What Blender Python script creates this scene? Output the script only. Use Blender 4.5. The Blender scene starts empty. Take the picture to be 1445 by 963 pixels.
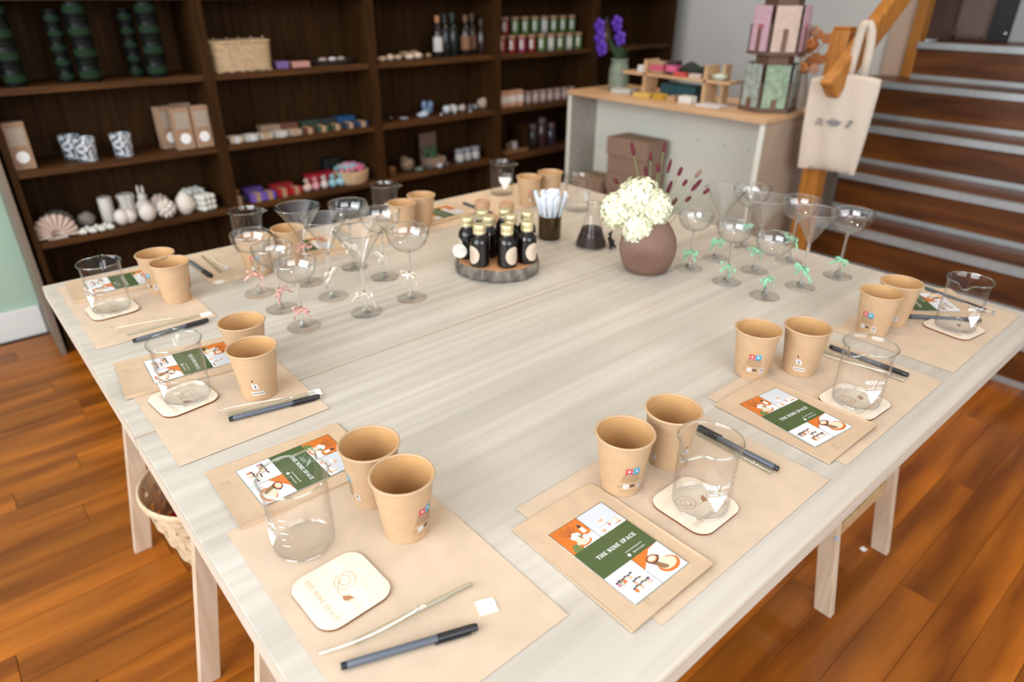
import bpy, math, random
from mathutils import Matrix, Vector
from math import pi, sin, cos, radians as rad

# ------------------------------------------------------------------ camera, world, light, exposure
scn = bpy.context.scene
cam = bpy.data.cameras.new('camera'); camo = bpy.data.objects.new('camera', cam)
scn.collection.objects.link(camo); scn.camera = camo
cam.sensor_width = 36.0; cam.lens = 23.604; cam.clip_start = .02
camo.matrix_world = Matrix(((0.75778696, 0.29987151, -0.57951359, 0),
                            (-0.65247859, 0.35577697, -0.66909972, 0),
                            (0.00553364, 0.88515525, 0.46526289, 1.37), (0, 0, 0, 1)))
cam.dof.use_dof = True; cam.dof.focus_distance = 1.02; cam.dof.aperture_fstop = 2.8

world = bpy.data.worlds.new('world'); scn.world = world; world.use_nodes = True
bg = world.node_tree.nodes['Background']; bg.inputs[0].default_value = (.80, .88, 1.0, 1); bg.inputs[1].default_value = .38

def area(name, loc, target, sx, sy, watts, col):
    l = bpy.data.lights.new(name, 'AREA'); l.shape = 'RECTANGLE'; l.size = sx; l.size_y = sy; l.energy = watts; l.color = col
    o = bpy.data.objects.new(name, l); scn.collection.objects.link(o); o.location = loc
    o.rotation_euler = (Vector(target) - Vector(loc)).to_track_quat('-Z', 'Y').to_euler(); return o
area('shop_window_left', (-2.1, .6, 1.85), (1.0, 1.0, .8), 3.0, 1.8, 100, (.90, .95, 1.0))
area('shop_window_front', (.4, -2.3, 1.9), (1.6, 1.4, .8), 3.0, 1.8, 58, (.92, .96, 1.0))
for i, (x, y) in enumerate([(.9, .5), (1.9, .7), (1.2, 1.7), (2.3, 2.0), (1.3, 2.6), (2.6, 2.7), (3.4, .9)]):
    l = bpy.data.lights.new('ceiling_spot', 'SPOT'); l.energy = 13 if i < 3 else 26; l.color = (1, .78, .54); l.spot_size = rad(95); l.spot_blend = .6; l.shadow_soft_size = .035
    o = bpy.data.objects.new('ceiling_spot', l); scn.collection.objects.link(o); o.location = (x, y, 2.68)
scn.view_settings.view_transform = 'Standard'; scn.view_settings.look = 'None'; scn.view_settings.gamma = 1
scn.view_settings.use_curve_mapping = False; scn.view_settings.exposure = .50
scn.cycles.transparent_max_bounces = 40; scn.cycles.max_bounces = 14; scn.cycles.transmission_bounces = 14
scn.cycles.caustics_reflective = False; scn.cycles.caustics_refractive = False

# ------------------------------------------------------------------ materials
MATS = {}
def _set(b, **k):
    for n, v in k.items():
        n = n.replace('_', ' ')
        if n in b.inputs: b.inputs[n].default_value = v
def c4(c): return (c[0], c[1], c[2], 1)
def mat(name, col, rough=.6, var=.0, scale=8, metal=0, bump=0, stretch=(1, 1, 1), col2=None, coat=0, detail=3, island=0, sheen=0, sss=0, spec=.5, contrast=(.35, .65)):
    if name in MATS: return MATS[name]
    m = bpy.data.materials.new(name); m.use_nodes = True; N = m.node_tree.nodes; L = m.node_tree.links
    b = N['Principled BSDF']; _set(b, Base_Color=c4(col), Roughness=rough, Metallic=metal, Coat_Weight=coat, Sheen_Weight=sheen, Specular_IOR_Level=spec)
    if sss: _set(b, Subsurface_Weight=sss, Subsurface_Scale=.01)
    tc = N.new('ShaderNodeTexCoord'); mp = N.new('ShaderNodeMapping'); mp.inputs['Scale'].default_value = stretch
    L.new(tc.outputs['Object'], mp.inputs[0])
    vec = mp.outputs[0]
    oi = N.new('ShaderNodeObjectInfo')
    if island:
        ad = N.new('ShaderNodeVectorMath'); ad.operation = 'ADD'; cm = N.new('ShaderNodeCombineXYZ'); mu = N.new('ShaderNodeMath'); mu.operation = 'MULTIPLY'; mu.inputs[1].default_value = 37
        L.new(oi.outputs['Random'], mu.inputs[0]); L.new(mu.outputs[0], cm.inputs[0]); L.new(mu.outputs[0], cm.inputs[1]); L.new(vec, ad.inputs[0]); L.new(cm.outputs[0], ad.inputs[1]); vec = ad.outputs[0]
    nz = N.new('ShaderNodeTexNoise'); nz.inputs['Scale'].default_value = scale; nz.inputs['Detail'].default_value = detail; L.new(vec, nz.inputs['Vector'])
    rp = N.new('ShaderNodeValToRGB'); rp.color_ramp.elements[0].position = contrast[0]; rp.color_ramp.elements[1].position = contrast[1]
    d = col2 if col2 else [max(0, c * (1 - var)) for c in col]
    rp.color_ramp.elements[0].color = c4(d); rp.color_ramp.elements[1].color = c4(col); L.new(nz.outputs['Fac'], rp.inputs[0])
    out = rp.outputs[0]
    if island:
        mr = N.new('ShaderNodeMapRange'); mr.inputs[3].default_value = 1 - island; mr.inputs[4].default_value = 1 + island * .6; L.new(oi.outputs['Random'], mr.inputs[0])
        mx = N.new('ShaderNodeVectorMath'); mx.operation = 'SCALE'; L.new(out, mx.inputs[0]); L.new(mr.outputs[0], mx.inputs['Scale']); out = mx.outputs[0]
    L.new(out, b.inputs['Base Color'])
    if bump:
        bp = N.new('ShaderNodeBump'); bp.inputs['Strength'].default_value = bump; bp.inputs['Distance'].default_value = .002
        L.new(nz.outputs['Fac'], bp.inputs['Height']); L.new(bp.outputs[0], b.inputs['Normal'])
    MATS[name] = m; return m
def thin_glass(name, tint, f0=.04, rough=.0):
    if name in MATS: return MATS[name]
    m = bpy.data.materials.new(name); m.use_nodes = True; N = m.node_tree.nodes; L = m.node_tree.links
    N.remove(N['Principled BSDF']); out = N['Material Output']
    tr = N.new('ShaderNodeBsdfTransparent'); gl = N.new('ShaderNodeBsdfGlossy'); gl.inputs['Roughness'].default_value = rough
    mx = N.new('ShaderNodeMixShader'); lw = N.new('ShaderNodeLayerWeight'); lw.inputs['Blend'].default_value = .5
    pw = N.new('ShaderNodeMath'); pw.operation = 'POWER'; pw.inputs[1].default_value = 4.2; L.new(lw.outputs['Facing'], pw.inputs[0])
    ma = N.new('ShaderNodeMath'); ma.operation = 'MULTIPLY_ADD'; ma.inputs[1].default_value = .6; ma.inputs[2].default_value = f0; L.new(pw.outputs[0], ma.inputs[0])
    rp = N.new('ShaderNodeValToRGB'); rp.color_ramp.elements[0].position = .45; rp.color_ramp.elements[0].color = c4(tint)
    rp.color_ramp.elements[1].color = c4([t * .93 for t in tint]); L.new(lw.outputs['Facing'], rp.inputs[0]); L.new(rp.outputs[0], tr.inputs[0])
    L.new(ma.outputs[0], mx.inputs[0]); L.new(tr.outputs[0], mx.inputs[1]); L.new(gl.outputs[0], mx.inputs[2]); L.new(mx.outputs[0], out.inputs[0])
    MATS[name] = m; return m
def solid_glass(name, tint, ior=1.45):
    if name in MATS: return MATS[name]
    m = bpy.data.materials.new(name); m.use_nodes = True; b = m.node_tree.nodes['Principled BSDF']
    _set(b, Base_Color=c4(tint), Roughness=.02, Transmission_Weight=1.0, IOR=ior); MATS[name] = m; return m

GLASS = thin_glass('clear_glass', (1, 1, 1), .03); GLASSW = thin_glass('wine_glass', (.995, .995, .99), .085)
RIM = solid_glass('rim_glass', (.88, .96, .88)); STEM = solid_glass('stem_glass', (.97, .98, .97))
AMBERG = solid_glass('amber_glass', (.20, .13, .03)); DARKG = mat('dark_bottle_glass', (.007, .004, .003), .12, .3, coat=.15)
def grain(name, a, b_, sc=3, rough=.45, st=(1, 22, 22), bump=.1, island=0, coat=0, contrast=(.35, .65), spec=.5): return mat(name, a, rough, 0, sc, 0, bump, st, b_, coat, 5, island, spec=spec, contrast=contrast)
TABLE = grain('white_oiled_laminate', (.645, .595, .52), (.475, .425, .355), 3.2, .36, (.5, 17, 17), .03, contrast=(.22, .80))
STAVE = grain('pale_stave_wood', (.74, .65, .55), (.62, .53, .43), 4, .4, (.55, 34, 34), .04, island=.07)
EDGE = grain('tabletop_edge_band', (.60, .52, .43), (.55, .45, .34), 4, .4, (.6, .6, 30), .04)
BIRCH = grain('birch_wood', (.70, .55, .40), (.58, .43, .29), 3, .45, (20, 20, 1), .1)
BIRCHX = grain('birch_wood_rail', (.62, .42, .22), (.50, .32, .15), 3, .45, (1, 20, 20), .1)
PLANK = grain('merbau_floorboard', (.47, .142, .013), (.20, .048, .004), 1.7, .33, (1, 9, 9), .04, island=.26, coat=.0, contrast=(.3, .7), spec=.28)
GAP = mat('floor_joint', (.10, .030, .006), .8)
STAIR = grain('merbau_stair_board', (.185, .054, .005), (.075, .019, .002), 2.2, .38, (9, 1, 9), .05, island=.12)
METALS = mat('silver_stair_edging', (.52, .55, .56), .38, .12, 60, metal=.55)
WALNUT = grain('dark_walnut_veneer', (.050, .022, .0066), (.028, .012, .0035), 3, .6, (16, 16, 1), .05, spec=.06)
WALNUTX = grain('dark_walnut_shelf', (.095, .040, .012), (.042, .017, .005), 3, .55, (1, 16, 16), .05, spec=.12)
GREENW = mat('sage_green_paint', (.40, .55, .42), .85, .04, 4); GREYW = mat('warm_grey_paint', (.76, .72, .66), .85, .04, 3)
WHITEP = mat('white_gloss_paint', (.80, .80, .76), .35, .03); CREAM = mat('cream_trim_paint', (.62, .44, .32), .6, .04)
OAKO = grain('orange_pine', (.48, .19, .028), (.34, .12, .014), 3, .4, (18, 18, 1), .05)
COUNTER = mat('stone_white_panel', (.70, .70, .60), .55, .03); COUNTERS = mat('beige_side_panel', (.42, .32, .23), .55, .05)
BEECH = grain('beech_worktop', (.62, .40, .23), (.50, .30, .16), 3, .4, (16, 1, 16), .05)
KRAFT = mat('kraft_paper', (.60, .435, .285), .85, .10, 30, bump=.08, detail=6); KRAFTM = mat('kraft_placemat_paper', (.62, .475, .34), .9, .10, 22, bump=.08, detail=6)
CUPM = mat('kraft_cup_board', (.52, .335, .185), .62, .08, 60, bump=.04, detail=6); CUPI = mat('kraft_cup_lining', (.56, .32, .13), .45, .08, 50)
BOXK = mat('cardboard', (.27, .175, .12), .8, .08, 14); BOXD = mat('dark_cardboard', (.13, .075, .05), .75, .1, 14)
PLY = grain('pale_plywood', (.82, .72, .58), (.76, .64, .49), 6, .55, (2, 14, 14), .03); BURNT = mat('laser_burnt_edge', (.20, .07, .025), .7, .3, 40)
ENGR = mat('engraved_line', (.42, .20, .09), .7, .2, 40); FAINT = mat('faint_engraving', (.52, .36, .25), .7, .1, 40); FAINTK = mat('faint_paper_print', (.40, .27, .16), .8, .1, 60)
INKW = mat('white_ink', (.85, .85, .84), .5, .02); INKK = mat('black_ink', (.03, .03, .035), .5, .1); INKB = mat('blue_ink', (.10, .42, .58), .5, .05); INKR = mat('red_ink', (.66, .08, .09), .5, .05)
INKBR = mat('brown_small_print', (.27, .15, .07), .6, .1); INKG = mat('grey_print', (.62, .60, .58), .5, .05); GREEN = mat('card_green', (.065, .105, .032), .42, .06)
ORANGE = mat('card_orange', (.66, .17, .022), .42, .12, 20); CARDW = mat('card_white', (.76, .77, .79), .42, .03); GREYP = mat('card_pale_grey', (.62, .65, .70), .42, .05)
LEAFP = mat('card_leaf_green', (.16, .22, .06), .5, .2); PEACH = mat('card_peach', (.80, .45, .30), .5, .1); CREAMI = mat('card_cream', (.75, .66, .50), .5, .1); PINKI = mat('card_pink', (.55, .22, .28), .5, .1)
PENG = mat('slate_grey_plastic', (.085, .095, .115), .38, .05); PENK = mat('black_plastic', (.010, .010, .012), .32, .1); STEEL = mat('steel', (.7, .7, .7), .25, .05, metal=1)
WICK = mat('waxed_cotton', (.80, .74, .62), .7, .08, 60); STICK = mat('sticker_white', (.86, .85, .82), .5, .02); STBACK = mat('sticker_backing', (.74, .64, .46), .6, .05)
GOLD = mat('brushed_gold_cap', (.72, .60, .34), .35, .1, 60, metal=.45); LABEL = mat('beige_label', (.62, .50, .38), .7, .06, 60); CORK = mat('cork', (.55, .32, .18), .9, .35, 90, bump=.4)
BARK = mat('grey_bark', (.26, .22, .18), .95, .75, 55, bump=1.0, stretch=(1, 1, .35), detail=6); CUTW = mat('cut_wood', (.52, .25, .11), .75, .25, 12, bump=.1)
VASE = mat('brown_ribbed_ceramic', (.19, .105, .070), .62, .06, 30); HYD = mat('cream_hydrangea', (.86, .84, .62), .6, .09, 35, sss=.15); STEMG = mat('green_stem', (.20, .27, .09), .6, .2)
BURG = mat('burgundy_seedhead', (.13, .008, .018), .8, .45, 220, bump=.8); COFFEE = mat('dark_brown_beans', (.035, .012, .006), .5, .6, 320, bump=1.0)
PLW = mat('milky_white_plastic', (.74, .80, .86), .35, .03, sss=.2); RIBP = mat('pink_ribbon', (.80, .42, .36), .5, .08, 90); RIBC = mat('cream_ribbon', (.80, .72, .60), .5, .05, 90); RIBG = mat('mint_green_ribbon', (.28, .62, .38), .45, .08, 90)
WAX = mat('ivory_wax', (.72, .66, .58), .5, .08, 25, sss=.1); WAXB = mat('pinkish_wax', (.64, .50, .42), .5, .10, 20, sss=.1); WICKER = mat('pale_wicker', (.56, .39, .22), .75, .25, 60, bump=.4); CHIP = grain('woven_wood_chip', (.74, .58, .38), (.62, .44, .26), 8, .6, (6, 6, 6), .1, island=.12)
TOTE = mat('unbleached_cotton', (.62, .52, .42), .95, .06, 160, bump=.3); BLACKG = mat('black_jar', (.006, .008, .006), .4, .2, spec=.15); GREENL = mat('green_jar_label', (.014, .032, .015), .7, .15, spec=.1)
def plain(name, c, r=.6): return mat(name, c, r, .15, 40)

def bands(m, axis_scale, amt, sc=1.0):            # broad tone bands along the grain
    N = m.node_tree.nodes; L = m.node_tree.links; b = N['Principled BSDF']; src = b.inputs['Base Color'].links[0].from_socket
    tc = N.new('ShaderNodeTexCoord'); mp = N.new('ShaderNodeMapping'); mp.inputs['Scale'].default_value = axis_scale; L.new(tc.outputs['Object'], mp.inputs[0])
    nz = N.new('ShaderNodeTexNoise'); nz.inputs['Scale'].default_value = sc; nz.inputs['Detail'].default_value = 2; L.new(mp.outputs[0], nz.inputs['Vector'])
    mr = N.new('ShaderNodeMapRange'); mr.inputs[1].default_value = .32; mr.inputs[2].default_value = .68; mr.inputs[3].default_value = 1 - amt; mr.inputs[4].default_value = 1 + amt * .5; L.new(nz.outputs['Fac'], mr.inputs[0])
    mx = N.new('ShaderNodeVectorMath'); mx.operation = 'SCALE'; L.new(src, mx.inputs[0]); L.new(mr.outputs[0], mx.inputs['Scale']); L.new(mx.outputs[0], b.inputs['Base Color'])
bands(TABLE, (.35, 7, 7), .13); bands(PLANK, (.8, 4, 1), .3, 1.6); bands(STAIR, (4, .8, 4), .3, 1.6)
ORD = 'first second third fourth fifth sixth seventh eighth ninth tenth eleventh twelfth thirteenth fourteenth last'.split()
# ------------------------------------------------------------------ mesh helpers
col = scn.collection
class MB:
    def __init__(s): s.v = []; s.f = []; s.m = []
    def add(s, vs, fs, mi=0, M=None):
        b = len(s.v)
        s.v += [tuple(M @ Vector(v)) for v in vs] if M is not None else [tuple(v) for v in vs]
        s.f += [tuple(i + b for i in f) for f in fs]; s.m += [mi] * len(fs); return s
    def box(s, cx, cy, cz, sx, sy, sz, mi=0, M=None):
        x0, x1, y0, y1, z0, z1 = cx - sx / 2, cx + sx / 2, cy - sy / 2, cy + sy / 2, cz - sz / 2, cz + sz / 2
        return s.add([(x0, y0, z0), (x1, y0, z0), (x1, y1, z0), (x0, y1, z0), (x0, y0, z1), (x1, y0, z1), (x1, y1, z1), (x0, y1, z1)],
                     [(0, 3, 2, 1), (4, 5, 6, 7), (0, 1, 5, 4), (1, 2, 6, 5), (2, 3, 7, 6), (3, 0, 4, 7)], mi, M)
    def lathe(s, prof, n=24, mi=0, M=None, loop=False, fn=None):
        vs = []; fs = []; rings = []
        for r, z in prof:
            if r < 1e-6: rings.append([len(vs)]); vs.append((0, 0, z))
            else:
                rings.append(list(range(len(vs), len(vs) + n)))
                for k in range(n):
                    a = 2 * pi * k / n; rr = r; zz = z
                    if fn: rr, zz = fn(r, z, a)
                    vs.append((rr * cos(a), rr * sin(a), zz))
        pr = list(zip(rings, rings[1:])) + ([(rings[-1], rings[0])] if loop else [])
        for A, B in pr:
            if len(A) == 1 and len(B) == 1: continue
            for k in range(n):
                j = (k + 1) % n
                if len(A) == 1: fs.append((A[0], B[j], B[k]))
                elif len(B) == 1: fs.append((A[k], A[j], B[0]))
                else: fs.append((A[k], A[j], B[j], B[k]))
        return s.add(vs, fs, mi, M)
    def tube(s, pts, r, n=8, mi=0, closed=False, flat=1.0, M=None):
        pts = [Vector(p) for p in pts]; N = len(pts); vs = []; fs = []
        rs = r if isinstance(r, (list, tuple)) else [r] * N
        up = Vector((0, 0, 1)); prev = None
        for i, p in enumerate(pts):
            a = pts[(i - 1) % N] if (closed or i) else p; b = pts[(i + 1) % N] if (closed or i < N - 1) else p
            t = (b - a).normalized()
            if prev is None: u = t.cross(up); u = u.normalized() if u.length > .05 else t.cross(Vector((1, 0, 0))).normalized()
            else: u = (prev - t * prev.dot(t)).normalized()
            prev = u; w = t.cross(u)
            for k in range(n):
                q = 2 * pi * k / n; vs.append(p + u * cos(q) * rs[i] + w * sin(q) * rs[i] * flat)
        for i in range(N if closed else N - 1):
            j = (i + 1) % N
            for k in range(n): l = (k + 1) % n; fs.append((i * n + k, i * n + l, j * n + l, j * n + k))
        if not closed: fs.append(tuple(range(n - 1, -1, -1))); fs.append(tuple((N - 1) * n + k for k in range(n)))
        return s.add(vs, fs, mi, M)
    def prism(s, poly, z0, z1, mi=0, side=None, M=None):
        n = len(poly); s.add([(x, y, z0) for x, y in poly] + [(x, y, z1) for x, y in poly], [tuple(range(n - 1, -1, -1)), tuple(range(n, 2 * n))], mi, M)
        b = len(s.v) - 2 * n; s.f += [(b + k, b + (k + 1) % n, b + n + (k + 1) % n, b + n + k) for k in range(n)]; s.m += [mi if side is None else side] * n; return s
    def ball(s, c, r, n=12, mi=0, fn=None):
        r = r if isinstance(r, (tuple, list)) else (r, r, r); h = n // 2 + 1
        prof = [(sin(pi * i / h), -cos(pi * i / h)) for i in range(h + 1)]; prof[0] = (0, -1); prof[-1] = (0, 1)
        t = MB().lathe(prof, n)
        vs = [(c[0] + x * r[0], c[1] + y * r[1], c[2] + z * r[2]) for x, y, z in t.v]
        if fn: vs = [fn(Vector(v)) for v in vs]
        return s.add(vs, t.f, mi)
    def poly(s, pts, z, mi=0):
        return s.add([(x, y, z) for x, y in pts], [tuple(range(len(pts)))], mi)
    def rect(s, x0, y0, x1, y1, z, mi=0): return s.poly([(x0, y0), (x1, y0), (x1, y1), (x0, y1)], z, mi)
    def build(s, name, mats, parent=None, smooth=True, bevel=0, kind=None, ang=40):
        me = bpy.data.meshes.new(name); me.from_pydata(s.v, [], s.f)
        for m in (mats if isinstance(mats, (list, tuple)) else [mats]): me.materials.append(m)
        me.polygons.foreach_set('material_index', s.m)
        me.polygons.foreach_set('use_smooth', [smooth] * len(s.f)); me.update()
        if smooth: me.set_sharp_from_angle(angle=rad(ang))
        o = bpy.data.objects.new(name, me); col.objects.link(o)
        if parent: o.parent = parent
        if bevel:
            bv = o.modifiers.new('bevel', 'BEVEL'); bv.width = bevel; bv.segments = 2; bv.limit_method = 'ANGLE'
        if kind: o['kind'] = kind
        return o
def thing(name, label, cat, loc=(0, 0, 0), rz=0, group=None):
    o = bpy.data.objects.new(name, None); o.empty_display_size = .02; col.objects.link(o); o.location = loc; o.rotation_euler = (0, 0, rz)
    o['label'] = label; o['category'] = cat
    if group: o['group'] = group
    return o
def tag(o, label, cat, loc=None, rz=None, group=None):
    o['label'] = label; o['category'] = cat
    if group: o['group'] = group
    if loc is not None: o.location = loc
    if rz is not None: o.rotation_euler = (0, 0, rz)
    return o
def copy_tree(o, parent=None):
    c = o.copy(); col.objects.link(c); c.parent = parent
    for ch in list(o.children): copy_tree(ch, c)
    return c
class Proto:                                     # first use returns the original, later uses copy it
    def __init__(s, make): s.make = make; s.o = None
    def put(s, label, loc, rz=0, group=None):
        if s.o is None: o = s.o = s.make(); 
        else: o = copy_tree(s.o)
        o['label'] = label; o.location = loc; o.rotation_euler = (0, 0, rz)
        if group: o['group'] = group
        return o
def struct(o): o['kind'] = 'structure'; return o
_txt = {}
def text_flat(body, size, shear=0):
    k = (body, size, shear)
    if k not in _txt:
        cu = bpy.data.curves.new('t', 'FONT'); cu.body = body; cu.size = size; cu.align_x = 'CENTER'; cu.align_y = 'CENTER'; cu.shear = shear; cu.resolution_u = 2
        o = bpy.data.objects.new('t', cu); me = bpy.data.meshes.new_from_object(o)
        _txt[k] = ([(v.co.x, v.co.y, 0) for v in me.vertices], [tuple(p.vertices) for p in me.polygons])
        bpy.data.objects.remove(o); bpy.data.curves.remove(cu); bpy.data.meshes.remove(me)
    return _txt[k]
def stroke(mb, pts, w, z=0, mi=0, M=None):       # flat polyline ribbon in a plane
    n = len(pts); L = []; Rr = []
    for i, (x, y) in enumerate(pts):
        a = pts[max(i - 1, 0)]; b = pts[min(i + 1, n - 1)]; dx, dy = b[0] - a[0], b[1] - a[1]; d = math.hypot(dx, dy) or 1
        ww = (w[i] if isinstance(w, (list, tuple)) else w) / 2; nx, ny = -dy / d * ww, dx / d * ww
        L.append((x + nx, y + ny, z)); Rr.append((x - nx, y - ny, z))
    mb.add(L + Rr, [(n + i, n + i + 1, i + 1, i) for i in range(n - 1)], mi, M)
def arc(cx, cy, rx, ry, a0, a1, n=8): return [(cx + rx * cos(rad(a0 + (a1 - a0) * i / n)), cy + ry * sin(rad(a0 + (a1 - a0) * i / n))) for i in range(n + 1)]
GL = {  # slab-serif capitals on a unit-high cell: (width, strokes)
 'T': (.86, [([(.43, 0), (.43, 1)], .2), ([(.02, .94), (.84, .94)], .12), ([(.06, .7), (.06, 1)], .08), ([(.80, .7), (.80, 1)], .08), ([(.2, .04), (.66, .04)], .09)]),
 'H': (1.0, [([(.22, 0), (.22, 1)], .19), ([(.78, 0), (.78, 1)], .19), ([(.22, .5), (.78, .5)], .11), ([(.03, .04), (.41, .04)], .09), ([(.59, .04), (.97, .04)], .09), ([(.03, .96), (.41, .96)], .09), ([(.59, .96), (.97, .96)], .09)]),
 'E': (.84, [([(.22, 0), (.22, 1)], .19), ([(.03, .94), (.76, .94)], .12), ([(.03, .06), (.78, .06)], .12), ([(.22, .52), (.56, .52)], .11), ([(.75, .72), (.75, 1)], .08), ([(.77, 0), (.77, .3)], .08), ([(.56, .38), (.56, .66)], .07)]),
 'N': (1.0, [([(.2, 0), (.2, 1)], .12), ([(.8, 0), (.8, 1)], .12), ([(.18, .96), (.82, .04)], .22), ([(.03, .04), (.38, .04)], .09), ([(.62, .96), (.97, .96)], .09), ([(.03, .96), (.3, .96)], .09)]),
 'I': (.5, [([(.25, 0), (.25, 1)], .19), ([(.04, .04), (.46, .04)], .09), ([(.04, .96), (.46, .96)], .09)]),
 'S': (.74, [(arc(.37, .73, .24, .21, 20, 270, 9) + arc(.37, .27, .26, .23, 90, -160, 9), .15), ([(.62, .7), (.62, .98)], .07), ([(.1, .02), (.1, .32)], .07)]),
 'P': (.84, [([(.22, 0), (.22, 1)], .19), ([(.03, .96), (.4, .96)], .09), ([(.22, .93), (.45, .93)] + arc(.45, .68, .24, .25, 90, -90, 8) + [(.22, .43)], .13), ([(.03, .04), (.46, .04)], .09)]),
 'A': (.96, [([(.46, .98), (.14, .04)], .09), ([(.46, .98), (.78, .04)], .2), ([(.24, .32), (.7, .32)], .09), ([(0, .04), (.3, .04)], .09), ([(.58, .04), (.97, .04)], .09)]),
 'C': (.84, [(arc(.45, .5, .32, .43, 48, 312, 14), .16), ([(.7, .68), (.7, .98)], .07), ([(.7, .02), (.7, .3)], .07)])}
def serif(mb, text, h, z, mi, M=None, cx=0, cy=0):
    w = sum(.42 if c == ' ' else GL[c][0] + .08 for c in text); x = -w / 2
    for c in text:
        if c == ' ': x += .42; continue
        gw, st = GL[c]
        for pts, sw in st: stroke(mb, [(cx + (x + px) * h, cy + (py - .5) * h) for px, py in pts], sw * h, z, mi, M)
        x += gw + .08

# ------------------------------------------------------------------ floor, walls, ceiling
random.seed(4)
fl = MB().box(1.4, 1.2, -.03, 6.4, 4.6, .04).build('floor', GAP, smooth=False); struct(fl)
base = None; PW = .0955
pm = MB().box(0, 0, 0, 1.1985, PW - .0009, .01)
for r in range(42):
    y = -.62 + r * PW; off = random.uniform(-1.2, 0)
    for k in range(5):
        x = -1.0 + off + k * 1.2
        if x > 2.95 or x < -1.75 or x + .6 > 3.6: continue
        if base is None: base = pm.build('plank', PLANK, fl, smooth=False, bevel=.0004); o = base
        else: o = base.copy(); col.objects.link(o)
        o.location = (x + .6, y, -.0052 + random.uniform(-.0004, .0002))
struct(MB().box(1.25, 3.43, 1.4, 6.3, .08, 2.8).build('wall_back', GREENW, smooth=False))
struct(MB().box(-.92, 3.379, .065, 2.2, .018, .13).build('baseboard_back', WHITEP, smooth=False, bevel=.004))
struct(MB().box(4.39, 2.53, 1.40, .10, 1.82, 2.80).build('wall_right', GREYW, smooth=False))
struct(MB().box(4.345, 1.70, 1.87, .05, .12, 1.86).build('trim_1', CREAM, smooth=False, bevel=.004))
struct(MB().box(4.340, 1.612, 1.87, .09, .055, 1.86).build('trim_2', OAKO, smooth=False, bevel=.004))
struct(MB().box(3.42, 2.6, .56, 1.9, 1.7, .02).build('trim_3', GAP, smooth=False)) if 0 else None
struct(MB().box(1.9, 1.2, 2.86, 7.8, 4.6, .08).build('ceiling', mat('white_ceiling_paint', (.85, .84, .82), .9), smooth=False))
# landing wall and doorway past the stairs
lw = struct(MB().box(4.82, .5, 1.96, .06, 2.8, 1.7).build('wall_landing', mat('dim_brown_wall', (.16, .085, .06), .8, .1), smooth=False))
struct(MB().box(4.62, 1.93, 1.96, .4, .06, 1.7).build('wall_landing_side', mat('dark_brown_panel', (.045, .022, .012), .7, .2), smooth=False))
dr = struct(MB().box(4.74, 1.335, 1.96, .05, .115, 1.67).build('door_1', mat('near_black_door', (.012, .010, .010), .4, .1), smooth=False))
MB().ball((4.69, 1.300, 1.165), .012, 12).build('door_handle', STEEL, dr)
struct(MB().box(4.72, 1.03, 1.96, .05, .49, 1.67).build('door_2', mat('pale_grey_door', (.40, .40, .39), .5, .05), smooth=False))
struct(MB().box(4.765, 1.485, 1.96, .04, .17, 1.67).build('trim_3', mat('grey_brown_panel', (.22, .15, .12), .8, .1), smooth=False))
tag(MB().box(4.71, 1.49, 1.137, .02, .15, .020).box(4.71, 1.56, 1.152, .02, .02, .05).build('grab_rail', BOXD, smooth=False), 'low dark rail by the landing doorway at the top of the stairs', 'rail')

# staircase
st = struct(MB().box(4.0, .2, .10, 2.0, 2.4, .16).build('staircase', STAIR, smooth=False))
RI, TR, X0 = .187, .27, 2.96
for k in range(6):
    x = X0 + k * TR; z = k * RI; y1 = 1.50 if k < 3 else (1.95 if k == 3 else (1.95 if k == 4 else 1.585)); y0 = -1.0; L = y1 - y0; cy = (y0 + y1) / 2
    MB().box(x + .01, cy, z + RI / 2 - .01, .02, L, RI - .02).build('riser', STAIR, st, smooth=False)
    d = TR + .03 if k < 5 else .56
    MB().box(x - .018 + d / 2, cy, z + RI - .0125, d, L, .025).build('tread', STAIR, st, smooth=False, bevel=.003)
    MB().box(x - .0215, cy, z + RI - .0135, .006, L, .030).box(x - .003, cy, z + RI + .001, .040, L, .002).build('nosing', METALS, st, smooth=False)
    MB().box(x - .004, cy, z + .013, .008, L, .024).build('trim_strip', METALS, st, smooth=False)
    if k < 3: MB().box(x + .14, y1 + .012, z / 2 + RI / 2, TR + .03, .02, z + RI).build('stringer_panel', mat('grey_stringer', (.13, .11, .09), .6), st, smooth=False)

# newel post, handrail
nw = thing('newel_post', 'square orange pine newel post behind the cotton tote bag', 'post', (2.95, 1.365, 0))
MB().box(.01, .015, .615, .078, .078, 1.23).build('shaft', OAKO, nw, smooth=False, bevel=.006)
MB().box(.01, .015, 1.236, .070, .070, .012).build('cap', OAKO, nw, smooth=False, bevel=.006)
hr = thing('handrail', 'sloping orange pine handrail above the cotton tote bag', 'handrail', (0, 0, 0))
d = Vector((.36, -.065, .38)); p0 = Vector((2.800, 1.322, 1.015)); ln = 1.3
rx = d.to_track_quat('X', 'Z').to_matrix().to_4x4(); rx.translation = p0 + d.normalized() * ln / 2
MB().box(0, 0, 0, ln, .055, .088, M=rx).build('rail', OAKO, hr, smooth=False, bevel=.008)

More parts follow.
